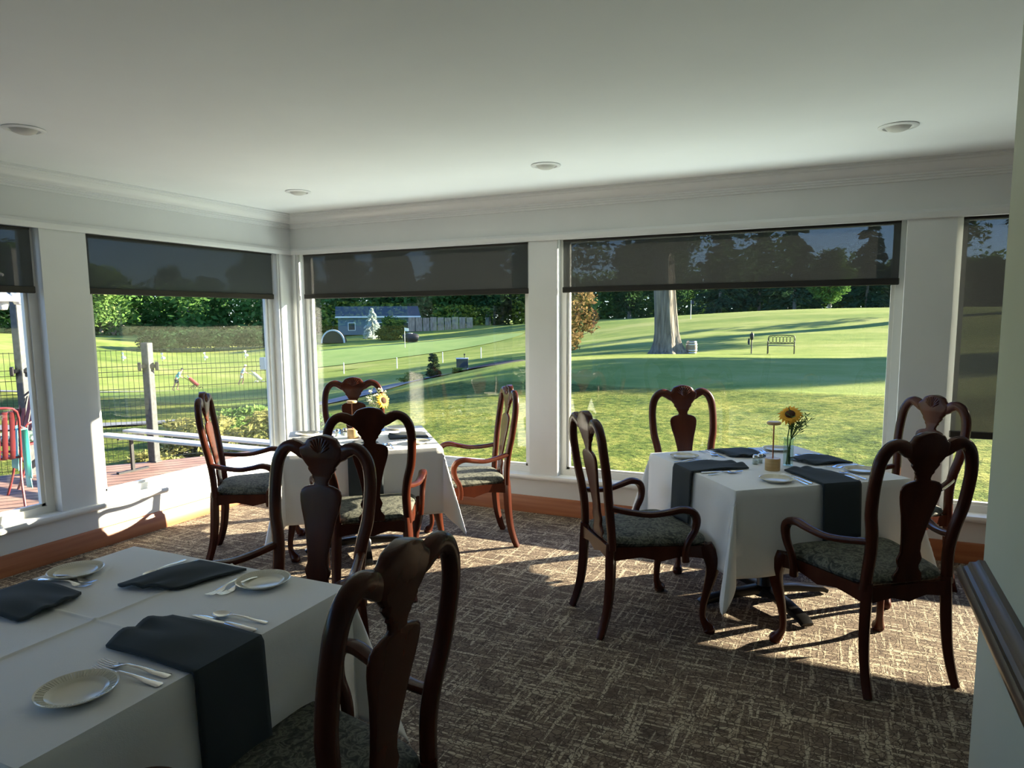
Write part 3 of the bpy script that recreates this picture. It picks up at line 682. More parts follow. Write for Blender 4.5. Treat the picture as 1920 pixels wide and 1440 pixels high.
# ------------------------------------------------------------------ terrain
CT = [(0.21, 7.38, -0.51), (-2.07, 14.0, -0.6), (-7.94, 31.02, -0.48), (-21.47, 76.05, 0.86), (1.51, 10.82, -0.45), (0.95, 13.77, -0.47), (-2.58, 32.44, -0.45), (-5.19, 46.19, 0.12), (-8.93, 65.84, 1.11), (3.16, 11.04, -0.4), (2.91, 14.03, -0.42), (1.3, 32.96, -0.45), (0.1, 46.91, 0.3), (-1.89, 69.82, 1.93), (-4.83, 104.7, 1.67), (5.47, 11.06, -0.3), (6.76, 33.02, -0.3), (7.72, 49.99, 0.43), (9.68, 84.94, 2.28), (10.3, 32.64, -0.2), (13.55, 54.4, 1.09), (19.54, 93.95, 2.36), (-0.07, 5.12, -0.46), (-7.85, 22.46, -0.12), (-13.99, 36.14, -0.95), (-20.96, 51.65, -1.24), (-34.46, 81.76, -0.2), (-42.64, 100.01, 0.48), (-0.05, 2.89, -0.4), (-4.52, 10.7, -0.43), (-7.99, 16.78, -0.47), (-15.45, 29.79, -1.63), (-31.34, 57.57, -1.99), (-47.7, 86.23, -1.07), (-60.09, 107.94, -0.03), (-0.9, 2.33, -0.45), (-3.85, 6.37, -0.5), (-6.21, 9.6, -0.62), (-12.71, 18.47, -1.66), (-20.38, 28.97, -2.12), (-28.04, 39.48, -2.22), (-41.59, 58.06, -2.38), (-57.47, 79.9, -1.71), (-69.22, 96.08, -0.66), (-12.42, 14.88, -1.65), (-31.14, 37.03, -2.32), (-63.37, 75.26, -1.59), (-79.48, 94.38, -1.2), (-11.18, 10.59, -1.5), (-39.49, 38.84, -4.1), (-73.29, 72.92, -2.74), (-83.84, 83.58, -2.0), (-108.49, 108.44, -0.72), (-11.06, 7.73, -1.21), (-22.66, 17.24, -2.4), (-43.51, 34.4, -4.01), (-76.58, 61.88, -3.02), (-84.24, 68.31, -1.88), (-118.84, 97.08, -0.5), (-10.53, 5.08, -1.16), (-24.62, 14.59, -2.29), (-45.33, 28.59, -3.63), (-78.33, 51.21, -2.18), (-90.69, 59.71, -1.25), (-119.58, 79.47, -0.35), (-11.28, 3.85, -1.01), (-26.08, 12.21, -2.07), (-60.85, 32.0, -2.91), (-95.51, 51.96, -1.02), (-134.53, 74.38, 0.43), (-28.22, 7.68, -1.62), (-97.95, 35.29, -0.49), (10.74, 11.95, -0.1), (20.04, 37.3, -0.04), (38.87, 88.98, 1.25),
      (4, -4, -.7), (0, 0, -.6), (4, .5, -.55), (8, 0, -.5), (-3, -5, -.8), (-2.5, .5, -.75), (-5, 2, -.85), (-8, 0, -1.0), (0, 260, 3), (-200, 200, 2), (-300, 0, 0), (250, 200, 4), (160, 10, 2), (14, 0, -.4)]
CT = np.array(CT)
def _phi(r): return np.where(r > 1e-9, r*r*np.log(np.maximum(r, 1e-9)), 0)
_n = len(CT); _K = _phi(np.hypot(CT[:, None, 0]-CT[None, :, 0], CT[:, None, 1]-CT[None, :, 1])) + np.eye(_n)*25.0
_Pm = np.c_[np.ones(_n), CT[:, :2]]; _A = np.block([[_K, _Pm], [_Pm.T, np.zeros((3, 3))]])
_W = np.linalg.solve(_A, np.r_[CT[:, 2], 0, 0, 0])
def ground(x, y):
    x = np.atleast_1d(np.asarray(x, float)); y = np.atleast_1d(np.asarray(y, float))
    K_ = _phi(np.hypot(x[:, None]-CT[None, :, 0], y[:, None]-CT[None, :, 1]))
    return K_@_W[:_n] + _W[_n] + _W[_n+1]*x + _W[_n+2]*y
def gz(x, y): return float(ground(x, y)[0])
az = np.radians(np.linspace(-12, 278, 300)); rr = np.concatenate([np.linspace(.5, 8, 16, endpoint=False), np.geomspace(8, 480, 150)])
AA, RR = np.meshgrid(az, rr, indexing='ij'); X = 3+RR*np.cos(AA); Y = -2.2+RR*np.sin(AA)
Z = ground(X.ravel(), Y.ravel()).reshape(X.shape)
Z = np.where(RR > 118, np.minimum(Z, np.where(X < -25, .2, 2.2)), Z); Z = np.clip(Z, -5, 6); Z = np.where((X > -.25) & (Y < .25), np.minimum(Z, -.5), Z)
mb = MB(); n_, k_ = X.shape
mb.add(np.stack([X, Y, Z], -1).reshape(-1, 3).tolist(), [(i*k_+j, i*k_+j+1, (i+1)*k_+j+1, (i+1)*k_+j) for i in range(n_-1) for j in range(k_-1)])
tag(mb.build('ground', GRASS, None, True, 180), kind='structure')
def patch(name, outline, m, lift, label=None, cat=None, kind=None, sub=26):
    """flat area draped over the terrain inside a closed outline"""
    o_ = np.array(outline, float); c = o_.mean(0); n = len(o_); D = []
    for i in range(n):
        p0, p1, p2, p3 = o_[i-1], o_[i], o_[(i+1) % n], o_[(i+2) % n]
        for t in np.linspace(0, 1, 6, endpoint=False): D.append(.5*((2*p1)+(p2-p0)*t+(2*p0-5*p1+4*p2-p3)*t*t+(3*p1-p0-3*p2+p3)*t**3))
    D = np.array(D); vs, fs = [], []
    for q in np.linspace(0, 1, sub):
        R_ = c+(D-c)*max(q, .001); zz = ground(R_[:, 0], R_[:, 1])+lift; vs += np.c_[R_, zz].tolist()
    k2 = len(D)
    for i in range(sub-1):
        for j in range(k2): fs.append((i*k2+j, i*k2+(j+1) % k2, (i+1)*k2+(j+1) % k2, (i+1)*k2+j))
    o = MB().add(vs, fs).build(name, m, None, True, 180); return tag(o, label, cat, kind=kind)
def path(name, pts, wd, m, lift, kind='structure'):
    P = [Vector((*p, 0)) for p in pts]; Q = []
    for i in range(len(P)-1):
        p0, p1, p2, p3 = P[max(i-1, 0)], P[i], P[i+1], P[min(i+2, len(P)-1)]
        for t in np.linspace(0, 1, 14, endpoint=False): Q.append(.5*((2*p1)+(p2-p0)*t+(2*p0-5*p1+4*p2-p3)*t*t+(3*p1-p0-3*p2+p3)*t**3))
    Q.append(P[-1]); vs = []
    for i, q in enumerate(Q):
        t = (Q[min(i+1, len(Q)-1)]-Q[max(i-1, 0)]).normalized(); nn = Vector((-t.y, t.x, 0))
        for u in (-1, -.33, .33, 1):
            r = q+nn*u*wd/2; vs.append((r.x, r.y, gz(r.x, r.y)+lift))
    fs = [(i*4+j, i*4+j+1, (i+1)*4+j+1, (i+1)*4+j) for i in range(len(Q)-1) for j in range(3)]
    return tag(MB().add(vs, fs).build(name, m, None, True, 180), kind=kind)
path('cart_path', [(-22, 4), (-15.5, 10.5), (-13.3, 14.5), (-13.6, 18.5), (-14.2, 23.0), (-13.6, 27.5), (-11.8, 32)], 2.3, ASPH, .05)
path('far_cart_path', [(-60, 8), (-45, 27.5), (-38, 36), (-30, 40)], 1.6, ASPH, .05)
patch('putting_green', [(-45, 50), (-37, 55), (-30, 64), (-30, 72), (-36, 76), (-46, 74), (-55, 65), (-53, 54)], GREENM, .06, kind='structure')
patch('mulch_bed', [(-12.2, 22.5), (-13.4, 24.5), (-14.6, 28.2), (-15.2, 31.5), (-13.8, 33.5), (-11.8, 31.5), (-11.4, 27), (-11.2, 24)], MULCH, .08, kind='structure')

# deck and fence outside the left windows
DZ = -0.10
mb = MB(); mb.add([(-.2, -8, DZ), (-9.0, -8, DZ), (-7.6, -6.4, DZ), (-2.64, .62, DZ), (-1.80, 1.95, DZ), (-.2, 1.95, DZ)] + [(x, y, DZ-.12) for x, y in ((-.2, -8), (-9.0, -8), (-7.6, -6.4), (-2.64, .62), (-1.80, 1.95), (-.2, 1.95))],
       [(5, 4, 3, 2, 1, 0), (6, 7, 8, 9, 10, 11)] + [(i, (i+1) % 6, (i+1) % 6+6, i+6) for i in range(6)])
struct(mb, 'deck', DECK)
PA, PB = Vector((-2.64, .55, DZ)), Vector((-1.86, 1.74, DZ)); FD = (PB-PA).normalized(); FN = Vector((-FD.y, FD.x, 0))
PC = PA - FD*1.17; PD = PC-FD*1.5; PE = PD-FD*1.5
fence = empty('mesh_fence', tuple(PA), 0, 'black welded wire mesh fence with grey metal posts along the deck', 'fence')
fence.location = PA
def loc_(p): p = Vector(p)-PA; return (p.x, p.y, p.z)
fang = math.atan2(FD.y, FD.x)
for p, hgt in ((PA, 1.36), (PB, 1.36), (PC, 2.35), (PD, 1.36), (PE, 1.36)):
    mb = MB(); mb.box((-.045, -.045, 0), (.045, .045, hgt), .006); mb.box((-.06, -.05, 0), (.06, .05, .012)); o = mb.build('post', GALV, fence); o.location = Vector(p)-PA; o.rotation_euler = (0, 0, fang-PI/4)
    mb = MB(); mb.box((-.10, -.05, 1.075), (.10, .012, 1.115), .004); mb.box((-.105, -.055, 1.05), (-.07, .02, 1.14), .006).box((.07, -.055, 1.05), (.105, .02, 1.14), .006); o = mb.build('post_clamp', BLACKP, fence); o.location = Vector(p)-PA; o.rotation_euler = (0, 0, fang)
def fence_panel(p, q):
    L = (q-p).length-.10; mb = MB(); n = int(L/.05)
    d = (q-p).normalized(); st = p+d*.05
    prof = [(.03, 0), (.25, 0), (.27, .0), (.99, 0), (1.045, .03), (1.10, 0), (1.29, 0)]
    for i in range(n+1):
        b_ = st+d*(i*L/n)
        mb.sweep([loc_(b_+FN*(-y_)+Vector((0, 0, z))) for z, y_ in prof], .0026, 4)
    for z, y_ in ((.05, 0), (.25, 0), (.45, 0), (.65, 0), (.85, 0), (.99, 0), (1.045, .03), (1.10, 0), (1.28, 0)):
        mb.sweep([loc_(st+FN*(-y_)+Vector((0, 0, z))), loc_(st+d*L+FN*(-y_)+Vector((0, 0, z)))], .0034, 4)
    mb.build('mesh_panel', WIRE, fence, False)
for p, q in ((PA, PB), (PC, PA), (PD, PC), (PE, PD)): fence_panel(p, q)
MB().box((-.05, -.03, 0), (.05, .03, .15), .008).build('grey_box', mat('grey_box_plastic', (.35, .45, .5), .4), fence).location = Vector((PB.x-.06-PA.x, PB.y-.16-PA.y, 1.0))
# white plank bench on the deck
bn = empty('plank_bench', (-1.5, .1, DZ), 0, 'long low bench of two pale planks on the deck by the fence', 'bench')
for dy in (-.16, .16): MB().box((-1.15, dy-.075, .395), (1.25, dy+.075, .42), .005).build('plank', WPLANK, bn)
for x in (-.9, 1.0): 
    mb = MB(); mb.box((x-.015, -.15, .36), (x+.015, .15, .395)).box((x-.015, -.015, .02), (x+.015, .015, .36)); mb.box((x-.02, -.18, 0), (x+.02, .18, .02)); mb.build('bench_support', BLACKP, bn)
# red slatted patio chairs, teal cloth, globe lamp
def patio_chair():
    t = empty('patio_chair', (0, 0, 0), 0, 'x', 'chair', 'red slatted metal patio chairs on the deck')
    for s_ in (-1, 1):
        MB().sweep([(s_*.20, .30, 0), (s_*.25, .24, .22), (s_*.27, .20, .42)], .011, 8, smooth=3).build('leg', REDM, t)
        MB().sweep([(s_*.22, -.34, 0), (s_*.23, -.22, .25), (s_*.25, -.16, .42)], .011, 8, smooth=3).build('leg', REDM, t)
        MB().sweep([(s_*.24, -.30, .70), (s_*.30, -.05, .66), (s_*.31, .20, .64), (s_*.28, .25, .58), (s_*.27, .20, .42)], .011, 8, smooth=4).build('armrest', REDM, t)
    mb = MB()
    for i in range(8):
        x = -.19+i*.054; mb.sweep([(x, .22, .42), (x, 0, .405), (x, -.17, .42), (x, -.25, .60), (x, -.33, .84)], [(.021, .004)]*5, 8, up=(0, 1, 0), smooth=4)
    mb.build('slats', REDM, t)
    mb = MB(); mb.sweep([(-.25, -.16, .42), (-.27, .2, .42), (-.2, .25, .42), (.2, .25, .42), (.27, .2, .42), (.25, -.16, .42), (-.25, -.16, .42)], .010, 8); mb.sweep([(-.25, -.17, .42), (-.24, -.26, .62), (-.22, -.33, .84), (-.1, -.345, .88), (.1, -.345, .88), (.22, -.33, .84), (.24, -.26, .62), (.25, -.17, .42)], .011, 8, smooth=3)
    mb.build('tube_frame', REDM, t)
    return t
pc = patio_chair(); pc.location = (-2.32, -1.38, DZ); pc.rotation_euler = (0, 0, math.radians(70)); pc['label'] = 'red slatted patio chair nearest the left edge of the photo'
p2 = copy_tree(pc, (-2.98, -.68, DZ), math.radians(198), 'red slatted patio chair with striped cushion near the fence')
cu = MB(); cu.box((-.22, -.18, .425), (.22, .22, .50), .03); co = cu.build('striped_cushion', CUSH, None); co.location = (-2.98, -.68, DZ); co.rotation_euler = (0, 0, math.radians(198)); tag(co, 'green striped seat cushion lying on the far red patio chair', 'cushion')
# turquoise jacket thrown over the armrest of the nearer patio chair
us, vs_ = np.linspace(-.17, .17, 13), np.linspace(0, 1, 26); P = np.zeros((26, 13, 3))
for i, q in enumerate(vs_):
    for j, u in enumerate(us):
        L_ = q*1.0-.38; zt = .675; sag = .03*math.sin(u*22)*abs(L_)
        if L_ < 0: P[i, j] = (.27-.025-.03*abs(L_)-sag, u*(1-.2*abs(L_)), zt+L_)
        else: P[i, j] = (.315+.03*L_+sag, u*(1-1.15*L_*(.5 if u > 0 else 1))+.03*L_, zt-L_*(.95 if u > 0 else .78))
jk = empty('jacket', (-2.32, -1.38, DZ), math.radians(70), 'turquoise jacket hanging over the red patio chair at the left edge', 'jacket')
grid_mesh('drape', P, TEAL, jk, .006)
rings = []
for q in np.linspace(0, 1, 12):
    rings.append([(-.16+.13*math.sin(PI*q)*math.cos(a)*1.0, -.36+.07*math.sin(PI*q)*math.sin(a), .80+.20*q+.01*math.sin(3*a)) for a in np.linspace(0, 2*PI, 18, endpoint=False)])
MB().loft(rings).build('hood', TEAL, jk)
gl = empty('lamp_post', (-3.24, -.98, DZ), 0, 'post with white shade lamp and globe at the upper left beyond the deck fence', 'lamp post')
MB().lathe([(.05, 0), (.03, .03), (.022, 2.25), (.0001, 2.26)], seg=14).build('pole', WHITEP, gl)
MB().sweep([(0, 0, 2.15), (.12, .10, 2.17), (.30, .26, 2.05)], .012, 8, smooth=3).build('arm', WHITEP, gl)
MB().lathe([(.01, .16), (.03, .14), (.05, .08), (.15, .015), (.15, 0), (.0001, .01)], (.28, .24, 1.80), 24).build('lamp_shade', WHITEP, gl)
MB().lathe([(.0001, -.085), (.035, -.078), (.056, -.03), (.05, .01)], (.28, .24, 1.80), 20).build('bulb_glass', GLOBE, gl)
MB().lathe([(.0001, -.085), (.045, -.078), (.072, -.03), (.075, .01), (.06, .055), (.0001, .075)], (.35, .36, 1.85), 22).build('globe', GLOBE, gl)

# ------------------------------------------------------------------ trees and shrubs
def leaf_cloud(blobs, n, size, seed, flat=.4, shell=.55):
    """blobs: (x,y,z,rx,ry,rz) -> quads with real size scattered in the outer part of each blob"""
    g = np.random.default_rng(seed); B = np.array(blobs, float); vol = (B[:, 3]*B[:, 4]*B[:, 5])**(2/3); idx = g.choice(len(B), n, p=vol/vol.sum())
    d = g.normal(size=(n, 3)); d /= np.linalg.norm(d, axis=1)[:, None]; r = (shell+(1-shell)*g.random(n))[:, None]
    c = B[idx, :3]+d*r*B[idx, 3:]
    a = g.normal(size=(n, 3)); a[:, 2] *= flat; a /= np.linalg.norm(a, axis=1)[:, None]; b_ = np.cross(a, g.normal(size=(n, 3))); b_ /= np.linalg.norm(b_, axis=1)[:, None]
    s_ = size*(.6+.8*g.random(n))[:, None]
    v = np.stack([c+a*s_, c+b_*s_*.45, c-a*s_, c-b_*s_*.45], 1).reshape(-1, 3)
    return v, np.arange(4*n).reshape(-1, 4)
def np_mesh(name, v, f, m, parent):
    me = bpy.data.meshes.new(name); me.vertices.add(len(v)); me.vertices.foreach_set('co', v.ravel()); me.loops.add(len(f)*4); me.polygons.add(len(f))
    me.loops.foreach_set('vertex_index', f.ravel()); me.polygons.foreach_set('loop_start', np.arange(0, 4*len(f), 4)); me.polygons.foreach_set('loop_total', np.full(len(f), 4)); me.update(calc_edges=True)
    me.materials.append(m); o = bpy.data.objects.new(name, me); COL.objects.link(o); o.parent = parent; return o
def trunk(mb, pts, rad, seg=10): return mb.sweep(pts, rad, seg, up=(1, 0, 0), smooth=3)
def broadleaf(name, seed, h, r, m, n=9500, size=.34, low=.16, nb=30, shell=.35):
    g = np.random.default_rng(seed); t = empty(name, (0, 0, 0), 0, 'x', 'tree'); blobs = []
    zc = h*(.5+low/2); hz = h*(1-low)/2
    for i in range(nb):
        q = (i+.5)/nb; a = i*2.4+g.random(); pr = r*math.sqrt(max(.12, 1-abs(1.85*q-.85)**2.4)); rad_ = pr*(.42+.28*g.random()) if i % 3 else pr*.2
        blobs.append((math.cos(a)*rad_, math.sin(a)*rad_, h*low+h*(1-low)*(.08+.84*q), r*.40, r*.40, h*(1-low)*.13))
    v, f = leaf_cloud(blobs, n, size, seed, .6, shell); np_mesh('foliage', v, f, m, t)
    mb = MB(); trunk(mb, [(0, 0, -.2), (.1, 0, h*.2), (0, .1, h*.45), (.1, 0, h*.75)], [h*.03, h*.022, h*.018, h*.006])
    for i in range(6):
        a = i*1.05; z0 = h*(low+.08+.06*i); trunk(mb, [(0, 0, z0), (math.cos(a)*r*.35, math.sin(a)*r*.35, z0+h*.1), (math.cos(a)*r*.65, math.sin(a)*r*.65, z0+h*.16)], [h*.011, h*.007, h*.003], 6)
    mb.build('trunk', BARK, t); return t
def conifer(name, seed, h, r, n=5600, low=.08, m=None, droop=.25, size=.3):
    g = np.random.default_rng(seed); t = empty(name, (0, 0, 0), 0, 'x', 'tree'); V = []; nb = 90; per = n//nb
    for i in range(nb):
        q = (i+g.random())/nb; z = h*(low+(1-low)*q); L = r*(1-q)**.8*(.75+.45*g.random())+.15; a = g.random()*6.283
        s_ = g.random(per)**.7; w_ = (g.random(per)-.5)*L*.45*s_
        x = np.cos(a)*L*s_-np.sin(a)*w_; y = np.sin(a)*L*s_+np.cos(a)*w_; zz = z-droop*L*s_+g.normal(size=per)*.08*L
        c = np.stack([x, y, zz], 1); dr = np.stack([np.cos(a)+g.normal(size=per)*.5, np.sin(a)+g.normal(size=per)*.5, -.35+g.normal(size=per)*.3], 1); dr /= np.linalg.norm(dr, axis=1)[:, None]
        b_ = np.cross(dr, g.normal(size=(per, 3))); b_ /= np.linalg.norm(b_, axis=1)[:, None]; k = size*(.6+.8*g.random(per))[:, None]
        V.append(np.stack([c+dr*k, c+b_*k*.35, c-dr*k, c-b_*k*.35], 1).reshape(-1, 3))
    v = np.concatenate(V); f = np.arange(len(v)).reshape(-1, 4); np_mesh('foliage', v, f, m or LEAF_C, t)
    mb = MB(); trunk(mb, [(0, 0, -.2), (0, 0, h*.5), (0, 0, h*.97)], [h*.018, h*.012, h*.002], 8); mb.build('trunk', BARK, t); return t
def at(t, x, y, s=1.0, rz=0.0, sink=0.0):
    t.location = (x, y, gz(x, y)-sink); t.scale = (s, s, s); t.rotation_euler = (0, 0, rz); return t
protoT = {'green': broadleaf('broadleaf_tree', 11, 14, 5.5, LEAF_M), 'dark': broadleaf('shade_tree', 12, 16, 5.2, LEAF_D, low=.08), 'light': broadleaf('pale_green_tree', 13, 12, 5.6, LEAF_L, low=.10), 'conifer': conifer('conifer_tree', 14, 17, 4.4, n=8000, size=.4), 'pine': conifer('pine_tree', 15, 15, 4.8, n=7000, low=.14, droop=.05, size=.4)}
tree_used = set()
TREES = [  # kind, x, y, scale, label
 ('conifer', -13.5, 112, .95, 'dark conifer just right of the big trunk behind the ridge'), ('pine', -8, 116, .95, 'layered pine with bare lower trunk right of the flag on the ridge'), ('conifer', -2.5, 113, 1.0, 'dark conifer between the layered pine and the round pale tree'),
 ('green', 2.6, 104, .62, 'small round light green tree standing in front of the conifers'), ('conifer', 7.5, 116, .9, 'dark spruce right of the small round pale tree'), ('pine', 13, 118, .85, 'broad pine near the right end of the tree line'), ('dark', 19, 122, .62, 'low dark tree at the right end of the tree line'), ('green', 24, 124, .6, 'grey green tree at the far right corner of the window view'), ('dark', 31, 126, .6, 'dark tree behind the window column on the right'),
 ('dark', -22, 112, .95, 'dark tree directly left of the big trunk'), ('dark', -30, 118, .8, 'shaded tree between the big trunk and the bronze shrub'), ('light', -32, 96, .44, 'small pale green tree behind the bronze leaved shrub'), ('light', -28.5, 92, .30, 'rounded pale bush on the lawn edge left of the big trunk'), ('green', -37, 100, .5, 'green tree above the bronze shrub, against the sky gap'),
 ('dark', -44, 112, 1.15, 'tall dark tree hard against the window column'), ('pine', -50, 118, 1.2, 'tall pine second from the window column'), ('dark', -55, 112, 1.2, 'tall dark tree with sunlit edge above the right of the middle window'), ('green', -62, 112, 1.15, 'broad tree in the middle of the corner window view'), ('pine', -68, 118, 1.2, 'tall pine behind the timber fence'), ('conifer', -74, 112, 1.05, 'tall conifer behind the round hedge bush'), ('dark', -80, 116, 1.0, 'dark tree behind the blue house'), ('dark', -88, 112, 1.05, 'dark tree left of the blue house by the corner post'),
 ('green', -97, 110, 1.0, 'tree just left of the corner post beyond the hedge'), ('dark', -104, 104, 1.0, 'dark tree above the right half of the long hedge'), ('green', -110, 98, .78, 'green tree above the middle of the long hedge'), ('dark', -118, 96, .8, 'dark tree in the distance over the hedge middle'), ('light', -124, 92, .62, 'pale tree behind the left end of the hedge'), ('light', -106, 72, .95, 'large pale green spreading tree above the fairway left of the hedge'), ('green', -114, 66, 1.0, 'green tree beside the column in the left window'), ('dark', -126, 70, .95, 'dark tree behind the little white hut'), ('green', -122, 52, .95, 'tree hidden partly by the left window column'), ('dark', -128, 44, .9, 'dark tree under the white deck lamp'), ('green', -132, 34, .9, 'tree at the left edge of the photo beyond the deck'),
]
for i, (kd, x, y, s_, lab) in enumerate(TREES):
    p = protoT[kd]
    if kd in tree_used: p = copy_tree(p)
    tree_used.add(kd); at(p, x, y, s_, i*1.7); p['label'] = lab; p['category'] = 'tree'; p['group'] = 'trees along the far edge of the golf course'
# big old tree by the golf green
bt = empty('old_shade_tree', (0, 0, 0), 0, 'massive old tree with grey fluted trunk in the large right window', 'tree')
mb = MB(); rings = []
for z, r_ in ((-.25, 1.15), (.0, .92), (.25, .76), (.6, .66), (1.1, .60), (2, .56), (3.2, .53), (4.5, .52), (6, .50), (7.5, .46), (9, .36), (11, .2)):
    rings.append([((r_*(1+(.10 if z < 3 else .05)*math.sin(5*a+.5)+.05*math.sin(9*a+2)+(.16*max(0, 1-z/1.0)*math.sin(4*a+1)))*math.cos(a))-.055*z, r_*(1+.08*math.sin(5*a+.5)+.04*math.sin(11*a))*math.sin(a), z) for a in np.linspace(0, 2*PI, 48, endpoint=False)])
mb.loft(rings)
for i in range(9):
    a = i*.7; z0 = 5.5+.5*i; L = 5.2-.2*i; trunk(mb, [(-.3, 0, z0), (math.cos(a)*L*.4-.3, math.sin(a)*L*.4, z0+1.0), (math.cos(a)*L-.3, math.sin(a)*L, z0+1.5)], [.22, .13, .05], 8)
mb.build('trunk', BARK, bt)
g = np.random.default_rng(5); blobs = []
for i in range(44):
    a = g.random()*6.283; q = g.random()**.5*5.4; z = 4.3+g.random()*9.5-(.18*max(0, q-3.5)); k = 1-max(0, (z-8)/9)
    blobs.append((math.cos(a)*q*k-.4, math.sin(a)*q*k, z, 1.5, 1.5, 1.0))
v, f = leaf_cloud(blobs, 17000, .17, 3, .6, .35); np_mesh('foliage', v, f, LEAF_D, bt)
at(bt, -3.69, 31.2)
# tree that stands right of the view: its crown shows through the long blind
rt_ = copy_tree(bt, label='large dark leafy tree seen through the long grey blind at the far right', parent=None); at(rt_, 17.5, 63.5, 1.5, 2.0)
bt['group'] = rt_['group'] = 'large old trees on the near fairway'
for i, (x, y, s_, lab) in enumerate(((27, 44, .9, 'tree beyond the right edge of the view, shading the middle of the fairway'), (41, 53, 1.0, 'farther tree beyond the right edge of the view, shading the right end of the fairway'))):
    t_ = copy_tree(protoT['dark'], label=lab, group='trees beyond the right edge of the view'); at(t_, x, y, s_, i*1.3)
wb = []
for i in range(460):
    a = math.radians(-8+282*i/460+random.uniform(-.3, .3)); r_ = 138+random.uniform(-5, 9); x, y = 4+r_*math.cos(a), -5+r_*math.sin(a); g0 = gz(x, y) if r_ < 150 else 1.5
    for z_ in (-.6, 2.6, 6.3): wb.append((x, y, min(g0, 3)+z_*random.uniform(.8, 1.1)+.5, 4.2, 4.2, 3.2))
v, f = leaf_cloud(wb, 190000, .6, 77, .6, .3); o = np_mesh('distant_woodland', v, f, LEAF_M, None); tag(o, 'dense dark woodland closing the view behind the separate trees', 'woodland', kind='stuff')
br = broadleaf('bronze_shrub', 31, 3.6, 2.1, LEAF_R, n=3600, size=.13, low=.10, nb=16); at(br, -7.9, 27.2); tag(br, 'bronze leaved ornamental shrub beside the window column', 'shrub')
wp = conifer('weeping_silver_tree', 32, 4.6, 1.9, n=3600, low=.02, m=LEAF_S, droop=.9, size=.2); at(wp, -60.5, 83.9); tag(wp, 'small pale silvery weeping tree in front of the blue house', 'tree')
rb = broadleaf('round_bush', 33, 3.6, 3.0, LEAF_D, n=3600, size=.2, low=0, nb=16); at(rb, -55.3, 81.5, 1, 0, .2); tag(rb, 'round dark green bush right of the silvery weeping tree', 'bush')
hb = []
for i in range(46):
    q = i/45; hb.append((-80+ (-70+80)*q+random.uniform(-.6, .6), 60.5+(78-60.5)*q+random.uniform(-1, 1), -1.9+random.uniform(.6, 1.15)*(1 if q > .03 else .5), 2.0, 2.0, 1.2))
hc = np.array(hb).mean(0); v, f = leaf_cloud(hb, 15000, .26, 8, .6, .5); v = v-np.array([hc[0], hc[1], -2.6]); o = np_mesh('long_hedge', v, f, LEAF_H, None); o.location = (hc[0], hc[1], -2.6); tag(o, 'long dark clipped hedge across the far side of the fairway', 'hedge')
# planting just beyond the fence and along the mulch bed
def shrub(name, seed, r, h, m, n, size): return broadleaf(name, seed, h, r, m, n=n, size=size, low=0, nb=12, shell=.3)
SH = [('flowering_shrub', LEAF_Y, -4.0, 2.3, .8, .85, 'straw coloured shrub outside the fence right of the grey post'), ('flowering_shrub', LEAF_Y, -3.3, 3.0, .8, .8, 'yellowing shrub outside the fence behind the left chair back'), ('flowering_shrub', LEAF_Y, -5.1, 3.3, .9, .7, 'broad straw coloured shrub farther down the bank beyond the fence'), ('flowering_shrub', LEAF_Y, -3.6, 1.35, .6, .6, 'low dry shrub under the plank bench line beyond the deck'),
      ('green_shrub', LEAF_L, -6.3, 5.6, .75, .6, 'bright lime green shrub beyond the fence near the corner post'), ('green_shrub', LEAF_M, -4.6, 5.7, .5, .35, 'green shrub beside the cart path seen under the corner'),
      ('green_shrub', LEAF_M, -14.3, 23.8, .8, .5, 'low green shrub left of the young conifer by the cart path'), ('green_shrub', LEAF_M, -13.6, 26.9, .45, .35, 'small shrub between the young conifer and the ball washer box'), ('green_shrub', LEAF_D, -13.9, 25.0, .4, .45, 'dark shrub at the foot of the young conifer')]
sp0 = {}
for i, (nm, m_, x, y, r_, h_, lab) in enumerate(SH):
    key = nm+m_.name
    if key not in sp0: t_ = sp0[key] = shrub(nm, 50+i, 1.0, 1.0, m_, 2200, .075)
    else: t_ = copy_tree(sp0[key])
    at(t_, x, y, 1, i*1.1, .05); t_.scale = (r_, r_, h_); tag(t_, lab, 'shrub', 'shrubs planted beyond the deck and path')
yc = conifer('young_conifer', 60, 1.15, .24, n=1500, low=.02, m=LEAF_C, droop=-.2, size=.07); at(yc, -14.2, 25.6); tag(yc, 'slim young conifer in the mulch bed by the cart path', 'tree')

# ------------------------------------------------------------------ golf course furniture
def place(t, x, y, rz=0.0): t.location = (x, y, gz(x, y)); t.rotation_euler = (0, 0, rz); return t
bx = place(empty('ball_washer_box', (0, 0, 0), 0, 'dark box on legs with a white top by the mulch bed', 'box'), -14.2, 28.6, .5)
MB().box((-.32, -.25, .22), (.32, .25, .72), .01).build('cabinet', mat('dark_green_panel', (.04, .06, .06), .5), bx); MB().box((-.34, -.27, .72), (.34, .27, .76), .008).build('lid', WHITEP, bx)
for sx in (-1, 1):
    for sy in (-1, 1): MB().box((sx*.29-.03, sy*.22-.03, 0), (sx*.29+.03, sy*.22+.03, .22)).build('leg', WHITEP, bx)
MB().lathe([(.02, .76), (.02, .90), (.045, .91), (.045, .98), (.0001, 1.0)], (.12, 0, 0), 12).build('ball_washer', BLACKP, bx)
fl = place(empty('flagstick', (0, 0, 0), 0, 'golf flagstick with white flag on the green', 'flag'), -42.1, 65.0)
